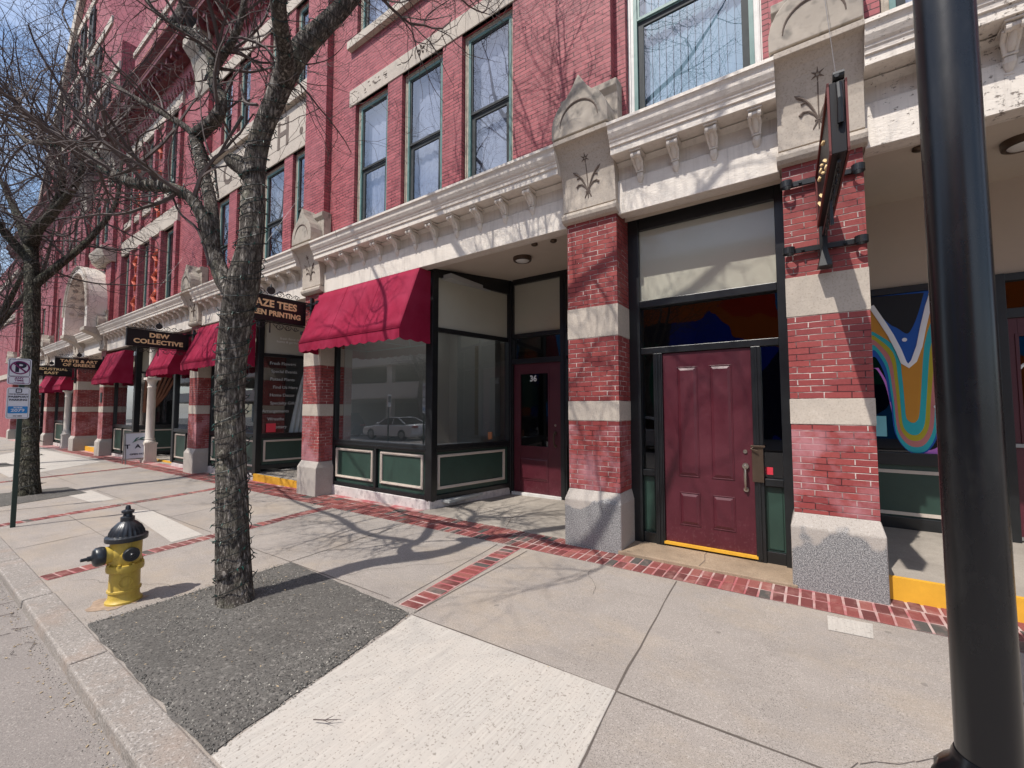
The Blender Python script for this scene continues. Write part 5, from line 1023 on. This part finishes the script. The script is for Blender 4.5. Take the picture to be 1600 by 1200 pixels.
def tubeset(m,path,rad,k,seed,n=4,amp=.06):
    q=spl(path,n); r=lerpr(rad,n); m.tube(q,r,k,rn=knobby(seed,amp)); return q,r
T_=[(-4.06,1.75,-0.09),(-4.12,1.76,0.10),(-4.20,1.77,0.41),(-4.24,1.77,0.73),(-4.28,1.77,1.07),(-4.32,1.77,1.41),(-4.36,1.77,1.76),(-4.35,1.77,2.11),(-4.28,1.77,2.46),(-4.20,1.77,2.74),(-4.14,1.78,2.97),(-4.12,1.80,3.21),(-4.15,1.82,3.46),(-4.20,1.84,3.76),(-4.22,1.86,4.03),(-4.16,1.88,4.26),(-4.04,1.92,4.52),(-3.92,1.98,4.82),(-3.80,2.08,5.10),(-3.69,2.20,5.32),(-3.59,2.35,5.60),(-3.46,2.50,5.95),(-3.30,2.60,6.45),(-3.2,2.65,7.2),(-3.1,2.6,8.4),(-3.0,2.5,9.8)]
Tr=[.150,.136,.128,.124,.120,.118,.118,.121,.126,.136,.112,.097,.091,.089,.092,.086,.086,.092,.094,.083,.075,.068,.062,.055,.042,.02]
A_=[(-4.22,1.77,2.62),(-4.52,1.75,2.86),(-4.67,1.70,3.18),(-4.69,1.64,3.41),(-4.78,1.56,3.63),(-4.89,1.48,3.73),(-5.14,1.40,3.82),(-5.51,1.28,3.91),(-6.05,1.16,4.19),(-6.41,1.12,4.45),(-7.11,1.06,4.80),(-7.93,1.00,5.07),(-8.99,0.95,5.43),(-10.00,0.92,5.94),(-11.3,0.9,6.6)]
Ar=[.085,.074,.064,.057,.054,.052,.050,.049,.047,.044,.040,.036,.031,.024,.012]
B_=[(-4.67,1.70,3.18),(-4.79,1.72,3.60),(-5.02,1.74,3.97),(-5.27,1.76,4.34),(-5.48,1.78,4.66),(-5.22,1.78,4.65),(-4.95,1.78,4.65),(-4.87,1.80,4.80),(-5.12,1.82,5.13),(-5.21,1.84,5.36),(-5.03,1.86,5.44),(-4.86,1.88,5.54),(-4.73,1.90,5.77),(-4.7,1.95,6.3),(-4.5,2.0,6.9)]
Br=[.065,.06,.058,.056,.058,.058,.06,.052,.05,.05,.040,.034,.03,.025,.012]
C_=[(-5.21,1.84,5.36),(-5.37,1.80,5.64),(-5.64,1.76,5.93),(-5.95,1.70,6.13),(-6.42,1.64,6.50),(-6.79,1.60,6.89),(-7.32,1.55,7.47),(-7.9,1.5,8.0)]; Cr=[.04,.036,.034,.03,.026,.022,.018,.01]
D_=[(-3.97,1.95,4.67),(-3.74,1.86,4.77),(-3.55,1.72,4.85),(-3.36,1.60,4.96),(-3.1,1.5,5.3),(-2.8,1.5,5.8),(-2.5,1.6,6.4),(-2.3,1.6,7.0)]; Dr=[.08,.068,.062,.056,.05,.045,.035,.02]
E_=[(-5.48,1.78,4.66),(-5.61,1.70,4.79),(-5.88,1.60,4.97),(-6.17,1.50,5.16),(-6.72,1.42,5.51),(-7.64,1.35,6.18),(-8.6,1.30,7.0),(-9.4,1.25,7.8)]; Er=[.034,.032,.03,.028,.024,.02,.015,.008]
TREES='bare street trees along the pavement'
t=thing('street_tree',(-4.1,1.76,gz(-4.1)),'big bare forked tree wrapped in string lights, in the middle of the pavement','tree',TREES)
m=MB(); sk={}
sk['T']=tubeset(m,T_,Tr,44,1,5,.055); sk['A']=tubeset(m,A_,Ar,22,9,4,.08); sk['B']=tubeset(m,B_,Br,18,5,4,.10); sk['C']=tubeset(m,C_,Cr,10,3,3,.1); sk['D']=tubeset(m,D_,Dr,16,4,3,.08); sk['E']=tubeset(m,E_,Er,9,6,3,.1)
sk['G']=tubeset(m,[(-5.95,1.70,6.13),(-6.25,1.9,7.0),(-6.6,2.05,7.8),(-7.3,2.2,8.7),(-7.6,2.3,9.6)],[.04,.042,.036,.028,.012],10,11,4,.08); sk['H']=tubeset(m,[(-3.55,2.4,5.7),(-4.2,2.6,6.7),(-4.9,2.7,7.5),(-5.5,2.8,8.4),(-5.7,2.9,9.5)],[.07,.062,.052,.04,.014],12,12,4,.08); sk['I']=tubeset(m,[(-3.3,2.6,6.6),(-2.6,2.5,7.2),(-1.7,2.4,7.8),(-1.0,2.3,8.7)],[.05,.045,.036,.012],10,13,4,.08)
tubeset(m,[(-4.18,1.84,3.80),(-4.32,1.80,3.93),(-4.42,1.76,3.99),(-4.47,1.74,4.01)],[.10,.085,.08,.06],14,8,3,.1)
for a,r_ in ((.3,.04),(1.5,.04),(2.6,.05),(3.9,.04),(5.1,.04)): m.tube([(-4.11+.09*math.cos(a),1.76+.09*math.sin(a),.16),(-4.09+.105*math.cos(a),1.76+.105*math.sin(a),.05),(-4.07+.13*math.cos(a),1.76+.13*math.sin(a),-.07)],[r_*.7,r_,.03],8)
for (x,y,z,r_) in ((-4.21,1.67,1.25,.045),(-4.29,1.67,1.9,.05),(-4.09,1.66,.26,.06)): m.lathe([(.002,-r_),(r_*.7,-r_*.5),(r_,0),(r_*.7,r_*.5),(.002,r_)],(x,y,z),10)
m.build('trunk','bark',t,smooth='all')
G1=Tree(11); P_T,R_T=sk['T']
G1.dress(P_T,R_T,int(len(P_T)*.80),2,1.9,1.15,3); G1.dress(P_T,R_T,int(len(P_T)*.86),3,2.4,1.1,3,side=(.5,.3,0)); 
G1.dress(*sk['A'],16,2,1.25,1.15,3,up=.5); G1.dress(*sk['A'],30,3,1.7,1.1,3,up=.3,side=(0,.3,0)); G1.dress(*sk['B'],14,3,.9,1.0,3); G1.dress(*sk['B'],36,2,1.5,1.15,3); G1.dress(*sk['C'],2,2,1.3,1.15,3); G1.dress(*sk['D'],12,2,1.9,1.15,3,side=(.5,.2,0)); G1.dress(*sk['E'],4,2,1.0,1.1,3)
for k_ in 'GHI': G1.dress(*sk[k_],3,2,1.6,1.15,3)
for k_ in 'ABCDEGHI': q=sk[k_][0]; G1.grow(q[-1],q[-1]-q[-2],.012,1.6,0,3,1)
# long slender shoots hanging in front of the upper windows
for P in ([(-4.62,1.66,3.0),(-4.75,1.6,3.35),(-5.0,1.5,3.6),(-5.15,1.46,4.1),(-5.05,1.5,4.5)],[(-4.3,1.76,4.4),(-4.42,1.7,4.2),(-4.62,1.66,4.05),(-4.72,1.6,4.3),(-4.85,1.6,4.75)],[(-4.1,1.8,4.45),(-4.3,1.78,4.55),(-4.45,1.8,4.8)]):
    G1.cr.tube(spl(P,4),lerpr([.016,.013,.010,.007,.004][:len(P)],4),5)
G1.cr.build('crown','twig_bark',t)
# string lights
def helix(path,rad,i0,i1,pitch,seed,off=.010):
    rr=random.Random(seed); out=[]; L=[0]
    for a,b in zip(path,path[1:]): L.append(L[-1]+(b-a).length)
    s=L[i0]; ph=rr.uniform(0,6); nrm=None; i=i0
    while s<L[i1]-.01:
        while i<len(L)-2 and L[i+1]<s: i+=1
        t=(s-L[i])/(L[i+1]-L[i]+1e-9); p=path[i].lerp(path[i+1],t); r=rad[i]+(rad[i+1]-rad[i])*t; d=(path[i+1]-path[i]).normalized()
        a=Vector((0,1,0)); u_=(a-d*a.dot(d)).normalized(); v_=d.cross(u_); out.append((p+(u_*math.cos(ph)+v_*math.sin(ph))*(r*1.05+off+rr.uniform(-.004,.01))+d*.03*math.sin(ph*1.0+seed),(u_*math.cos(ph)+v_*math.sin(ph)),d)); ph+=.32; s+=pitch*.32/(2*PI)
    return out
SLT=thing('string_lights',(-4.1,1.76,0),'dark green string lights wound round the big forked tree','string lights')
W=MB(); bulbs=[]
for k_,i0,f1,pit_,sd in (('T',4,.97,.145,1),('T',6,.62,.33,7),('A',8,.8,.16,2),('B',5,.8,.13,3),('D',4,.8,.12,5),('C',2,.6,.12,6)):
    P,Rr=sk[k_]; H_=helix(P,Rr,i0,int((len(P)-1)*f1),pit_,sd); W.tube([h[0] for h in H_],.0042,4)
    for j in range(0,len(H_),4):
        p,nv,d=H_[j]; bulbs.append((p,(nv*R.uniform(.4,1)+d*R.choice((-1,1))*R.uniform(.3,.9)).normalized()))
W.build('wire','wire_dark',SLT)
bulbs.sort(key=lambda b:(b[0]-Vector((0,0,1.65))).length+ (1.5 if b[1].dot(Vector((4,-1.7,0)))<0 else 0))
b0=None; me=None
tmp=MB(); tmp.tube([(0,0,0),(0,0,.012),(0,0,.018),(0,0,.036)],[.0052,.0052,.003,.001],5)
for i,(p,dv) in enumerate(bulbs[:100]):
    if b0 is None: b0=tmp.build('bulb','wire_green',None); ob=b0
    else: ob=b0.copy(); C.objects.link(ob)
    ob.parent=SLT; ob.matrix_local=Matrix.Translation(p-SLT.location)@dv.to_track_quat('Z','Y').to_matrix().to_4x4()
rest=MB()
for p,dv in bulbs[100:]: rest.tube([p,p+dv*.012,p+dv*.018,p+dv*.036],[.0052,.0052,.003,.001],4)
tag(rest.build('bulbs','wire_green',SLT),kind='stuff')
# second tree by the parking sign
T2=[(-13.15,1.70,-0.30),(-13.25,1.70,0.31),(-13.51,1.70,1.09),(-13.81,1.70,2.18),(-13.96,1.70,3.31),(-14.36,1.70,4.52),(-14.82,1.70,5.43)]
def tree2(seed,base,label,skel,mat='bark_dark',tw='twig_dark',den=1,L=2.2,ymax=4.3,twin=True):
    t=thing('street_tree',(base[0],base[1],gz(base[0])),label,'tree',TREES); m=MB(); g=Tree(seed,ymax); paths=[]
    for i,(P,r0,r1) in enumerate(skel):
        n=len(P); rad=[r0+(r1-r0)*j/(n-1) for j in range(n)]
        if i==0: rad[0]*=1.35
        paths.append(tubeset(m,P,rad,26 if i==0 else 12,seed+i,4,.10))
    m.build('trunk',mat,t,smooth='all')
    for i,(q,r) in enumerate(paths):
        if i==0: continue
        g.dress(q,r,2,2,L,den,3,up=.5); g.dress(q,r,3,2,L*1.25,den,3,up=.2); g.grow(q[-1],q[-1]-q[-2],.025,L*1.2,0,3,den)
    g.cr.build('crown',tw,t); return t
S2=[(T2,.145,.125),([(-14.82,1.70,5.43),(-14.16,1.72,5.73),(-13.01,1.75,5.74),(-12.53,1.80,6.11),(-12.66,1.82,6.56),(-13.38,1.85,7.46)],.12,.03),([(-13.01,1.75,5.74),(-11.80,1.76,5.74),(-11.15,1.80,5.88),(-11.03,1.85,6.24),(-11.28,1.90,7.05)],.08,.02),([(-14.82,1.70,5.43),(-15.74,1.65,6.10),(-16.82,1.60,6.85),(-17.34,1.50,7.39),(-18.3,1.40,8.2)],.12,.03),([(-14.3,1.7,4.4),(-14.2,2.1,5.0),(-14.4,2.6,5.8),(-14.2,3.0,6.8),(-14.3,3.1,8.0)],.10,.03),([(-14.6,1.7,5.0),(-14.9,1.2,5.8),(-14.6,.6,6.8),(-14.9,.4,8.2)],.1,.03)]
tr2=tree2(21,(-13.2,1.7),'dark bare tree standing just behind the parking sign post',S2,den=.78)
P,Rr=spl(T2,5),lerpr([.18,.15,.145,.14,.135,.13,.13],5); H_=helix(P,Rr,2,len(P)-2,.3,4,.02); W=MB(); W.tube([h[0] for h in H_],.006,4)
for h in H_[::5]: W.tube([h[0],h[0]+h[1]*.05],[.007,.002],4)
S3=thing('string_lights',(-13.2,1.7,0),'string lights wound round the dark tree behind the parking sign','string lights'); W.build('wire','wire_dark',S3)
def gskel(x,y): return [([(x,y,gz(x)-.1),(x+.1,y,1.2),(x-.1,y+.05,2.6),(x,y,3.9)],.2,.15),([(x,y,3.9),(x+.7,y+.3,4.9),(x+1.2,y+.6,6.2),(x+1.5,y+.9,7.6)],.1,.03),([(x,y,3.9),(x-.8,y-.2,5.0),(x-1.5,y-.5,6.4),(x-1.8,y-.7,7.8)],.1,.03),([(x,y,3.9),(x+.1,y+.6,5.2),(x-.2,y+1.2,6.6),(x,y+1.4,8.2)],.1,.03),([(x,y,3.9),(x+.2,y-.5,5.3),(x+.4,y-1.1,6.8),(x+.2,y-1.2,8.4)],.1,.03)]
tr3=tree2(31,(-22.3,1.7),'third bare tree along the kerb, its crown showing above the second tree',gskel(-22.3,1.7),L=2.3)
tr4=tree2(45,(4.2,1.75),'bare tree on the near pavement to the right of the black street pole',gskel(4.2,1.75),mat='bark',tw='twig_bark',L=2.3)
for dx,dy,lb in ((-6.5,-12.4,'bare tree across the street opposite the big door'),(-22.5,-12.6,'bare tree across the street opposite the far awnings'),(-38,-12.5,'bare tree across the street in front of the concrete car park')):
    c=copyt(tr4); c.location=(4.2+dx-4.2,1.75+dy,gz(dx)); c['label']=lb
c=copyt(tr3); c.location=(-32,1.7,-.33); c['label']='fourth bare tree along the kerb, farthest to the left'
# ---------------------------------------------------------------- across the street (seen in the shop windows)
m=MB(); m.box(-21.5,9,-26,-16.0,-.5,10.5); B=thing('painted_building',(-6,-16,-.2),'building across the street with a big abstract mural on its wall','building'); m.build('wall','mural_paint',B)
m=MB(); m.box(-21.7,9.2,-26.2,-15.8,10.5,10.9); m.build('parapet','concrete_opposite',B)
B=thing('car_park_building',(-50,-15,-.5),'beige concrete car park across the street with long open decks','building'); m=MB()
for z in (2.6,5.6,8.6,11.6): m.box(-90,-23.5,-15.2,-15.0,z,z+1.35); m.box(-90,-23.5,-30,-15.2,z-.1,z+.15)
x=-90
while x<-23: m.box(x,x+.7,-15.6,-15.21,-1,13); x+=7.3
m.build('deck','concrete_opposite',B); m=MB(); m.box(-90,-23.5,-30.2,-30,-1,13); m.build('rear_wall','interior_grey',B)
def car(cx,cy,label,mat,L=4.7,Wd=1.82,suv=False,flip=1,nm='parked_car'):
    z0=gz(cx)-.07; t=thing(nm,(cx,cy,z0),label,'car','cars parked across the street'); h=1.72 if suv else 1.40
    X=lambda u:cx+flip*u
    body=[(-L/2,.42),(-L/2+.02,.62),(-L/2+.12,.78),(-L/2+.9,.88),(-L*.22,.96),(L*.30,1.0),(L/2-.12,.98 if not suv else 1.1),(L/2,.75),(L/2,.40),(L/2-.12,.24),(-L/2+.15,.24)]
    m=MB(); N_=9
    for k in range(N_+1):
        v=-1+2*k/N_; s=1-.10*abs(v)**4; m.v+=[(X(a*(1-.03*abs(v)**3)),cy+v*Wd/2*(1-.06*max(0,(b-.6))),z0+.24+(b-.24)*s) for a,b in body]
    n=len(body); m.f=[(k*n+i,k*n+(i+1)%n,(k+1)*n+(i+1)%n,(k+1)*n+i) for k in range(N_) for i in range(n)]+[tuple(range(n)),tuple(N_*n+i for i in range(n))]
    m.build('body',mat,t,smooth=True,bevel=.03)
    gl=[(-L*.20,.95),(-L*.06,h-.09),(L*.05,h-.01),(L*.18,h-.03),(L*.36 if not suv else L*.42,.99)]; 
    if suv: gl=[(-L*.24,.95),(-L*.12,h-.1),(L*.0,h-.02),(L*.38,h-.06),(L*.46,1.0)]
    m=MB()
    for v,ins in ((-1,0),(-.93,0),(-.72,1),(.72,1),(.93,0),(1,0)):
        pass
    top=Wd/2*.72; bot=Wd/2*.93
    V=[]
    for s_ in (-1,1): V+=[(X(a),cy+s_*(bot+(top-bot)*(b-.95)/(h-.95)),z0+b) for a,b in gl]
    k=len(gl); m.add(V,[tuple(range(k)),tuple(range(k,2*k))]+[(i,i+1,k+i+1,k+i) for i in range(k-1)]); m.build('cabin_glass','car_glass',t)
    m=MB(); V=[]; rf=[q for q in gl if q[1]>h-.12]
    for s_ in (-1,1): V+=[(X(a),cy+s_*(top+.01),z0+b+.012) for a,b in rf]
    k=len(rf); m.add(V,[(i,i+1,k+i+1,k+i) for i in range(k-1)])
    for s_ in (-1,1):
        m.tube([(X(gl[0][0]),cy+s_*bot,z0+gl[0][1]),(X(gl[1][0]),cy+s_*top,z0+gl[1][1]),(X(gl[2][0]),cy+s_*top,z0+gl[2][1]),(X(gl[3][0]),cy+s_*top,z0+gl[3][1]),(X(gl[4][0]),cy+s_*bot,z0+gl[4][1])],.035,6)
        m.tube([(X(L*.1),cy+s_*top,z0+h-.03),(X(L*.11),cy+s_*bot,z0+.97)],.03,5)
    m.build('roof',mat,t,solid=.02)
    for a in (-L*.31,L*.30):
        for s_ in (-1,1):
            m=MB(); m.lathe([(.20,-.11),(.32,-.11),(.34,-.08),(.34,.08),(.32,.11),(.20,.11)],(X(a),cy+s_*(Wd/2-.10),z0+.34),28,'Y',ring=True); wh=m.build('wheel','tyre',t,smooth=True)
            m=MB(); m.lathe([(.21,-.10),(.22,.10)],(X(a),cy+s_*(Wd/2-.10),z0+.34),20,'Y')
            m.build('rim','grey_metal',wh)
    for s_ in (-1,1):
        m=MB(); m.box(min(X(-L/2+.02),X(-L/2+.3)),max(X(-L/2+.02),X(-L/2+.3)),cy+s_*.62-.16,cy+s_*.62+.16,z0+.62,z0+.74); m.build('headlight','lamp_lens',t,bevel=.02)
        m=MB(); m.box(min(X(L/2-.2),X(L/2+.004)),max(X(L/2-.2),X(L/2+.004)),cy+s_*.62-.2,cy+s_*.62+.2,z0+.78,z0+.9); m.build('tail_light','red_lens',t,bevel=.02)
        m=MB(); m.box(min(X(-L*.17),X(-L*.13)),max(X(-L*.17),X(-L*.13)),cy+s_*(Wd/2)-.03,cy+s_*(Wd/2+.12)+.03,z0+.98,z0+1.1) if 0 else m.lathe([(.002,-.09),(.07,-.06),(.08,0),(.05,.07),(.002,.09)],(X(-L*.15),cy+s_*(Wd/2+.06),z0+1.02),10,'Y'); m.build('mirror',mat,t)
car(-21.5,-7.9,'white two door car parked across the street','white_car_paint',flip=1)
car(-28.2,-7.9,'dark sport utility car parked across the street','dark_car_paint',suv=True)
car(-13.2,-7.9,'dark saloon car parked across the street','dark_car_paint',flip=-1)
car(-5.6,-7.9,'white saloon car parked across the street opposite the big door','white_car_paint',flip=-1)
# ---------------------------------------------------------------- loose grit
def gritmat():
    m=N('grit'); g=m.add('NewGeometry'); m.col(m.ramp(g.outputs['Random Per Island'],[(0,S(58,57,55)),(.45,S(100,98,94)),(.8,S(128,125,119)),(.93,S(158,154,145)),(1,S(186,180,168))])); m.rough(.9,.2)
gritmat(); m=MB(); RG=random.Random(3)
def stone_(x,y,z,s_):
    q=[(x+RG.uniform(-.4,.4)*s_,y+RG.uniform(-.4,.4)*s_,z+s_*.55)]; a=RG.uniform(0,2)
    for i in range(4): q.append((x+s_*math.cos(a+i*1.57)*RG.uniform(.6,1.1),y+s_*math.sin(a+i*1.57)*RG.uniform(.6,1.1),z-.002))
    m.add(q,[(0,1,2),(0,2,3),(0,3,4),(0,4,1)])
for i in range(9000):
    y=RG.uniform(.96,2.50); t=(y-.95)/1.55; x0_,x1_=-4.72-.04*t,-2.445-.29*t; x=RG.uniform(x0_-.02,x1_+.03); stone_(x,y,gz(x)+.012+.05*math.exp(-((x+4.08)**2+(y-1.77)**2)/.10)+.010*noise.noise(Vector((x*3,y*3,1))),RG.choice((.004,.005,.006,.009)))
for i in range(700): # strewn past the edges
    y=RG.uniform(.96,2.75); t=(y-.95)/1.55; x=RG.choice((-4.74-abs(RG.gauss(0,.10)),-2.445-.29*t+abs(RG.gauss(0,.05)),RG.uniform(-4.7,-2.8))); y=y if x<-4.72 or x>-2.9 else 2.5+abs(RG.gauss(0,.06)); stone_(x,y,gz(x)+.005,RG.choice((.002,.003,.004)))
for i in range(1500): x=RG.uniform(-12,-1); y=.73-abs(RG.gauss(0,.05)); stone_(x,y,gz(x)-.068,RG.choice((.002,.003,.005)))
tag(m.build('grit','grit'),'loose dark grit filling the tree pit and lying along the gutter','grit',kind='stuff')
# ---------------------------------------------------------------- litter
m=MB()
def leaf(x,y,z,s): 
    a=R.uniform(0,6.3); c,d=math.cos(a)*s,math.sin(a)*s; k=R.uniform(.3,.6); m.add([(x-c,y-d,z),(x+d*k,y-c*k,z+.3*s),(x+c,y+d,z+.1*s),(x-d*k,y+c*k,z+.002)],[(0,1,2,3)])
for i in range(420): x=R.uniform(-16,-1.5); y=.735-abs(R.gauss(0,.10)); leaf(x,y,gz(x)-.067,R.uniform(.004,.016))
for i in range(150): x=R.uniform(-4.7,-2.6); y=R.uniform(1.0,2.5); leaf(x,y,gz(x)+.045,R.uniform(.004,.013))
for i in range(130): x=R.uniform(-14,3); y=R.choice((R.uniform(1,4.4),4.74+R.uniform(-.1,.02))); leaf(x,y,gz(x)+.016,R.uniform(.003,.009))
tag(m.build('leaf_litter','dead_leaf'),'scattered dead leaf bits and grit in the gutter, the tree pit and on the pavement','litter',kind='stuff')
m=MB()
for i in range(60):
    x=R.uniform(-12,-4.5); y=.70-abs(R.gauss(0,.13)); a=R.uniform(0,6.3); z=gz(x)-.065; l=R.uniform(.03,.12); m.tube([(x,y,z),(x+l*math.cos(a),y+l*math.sin(a),z+.006),(x+1.6*l*math.cos(a+.4),y+1.6*l*math.sin(a+.4),z)],[.0022,.0018,.001],4)
tag(m.build('fallen_twigs','twig_bark'),'dark fallen twigs lying in the gutter below the kerb','twigs',kind='stuff')
m=MB(); m.tube([(-2.21,1.35,.006),(-2.15,1.38,.010),(-2.09,1.435,.006)],[.003,.003,.0012],5); m.tube([(-2.15,1.38,.01),(-2.145,1.43,.006)],[.0025,.001],4); m.tube([(-2.17,1.37,.01),(-2.10,1.39,.006)],[.0025,.001],4)
tag(m.build('fallen_twig','twig_bark'),'small forked twig lying on the white concrete slab','twig')
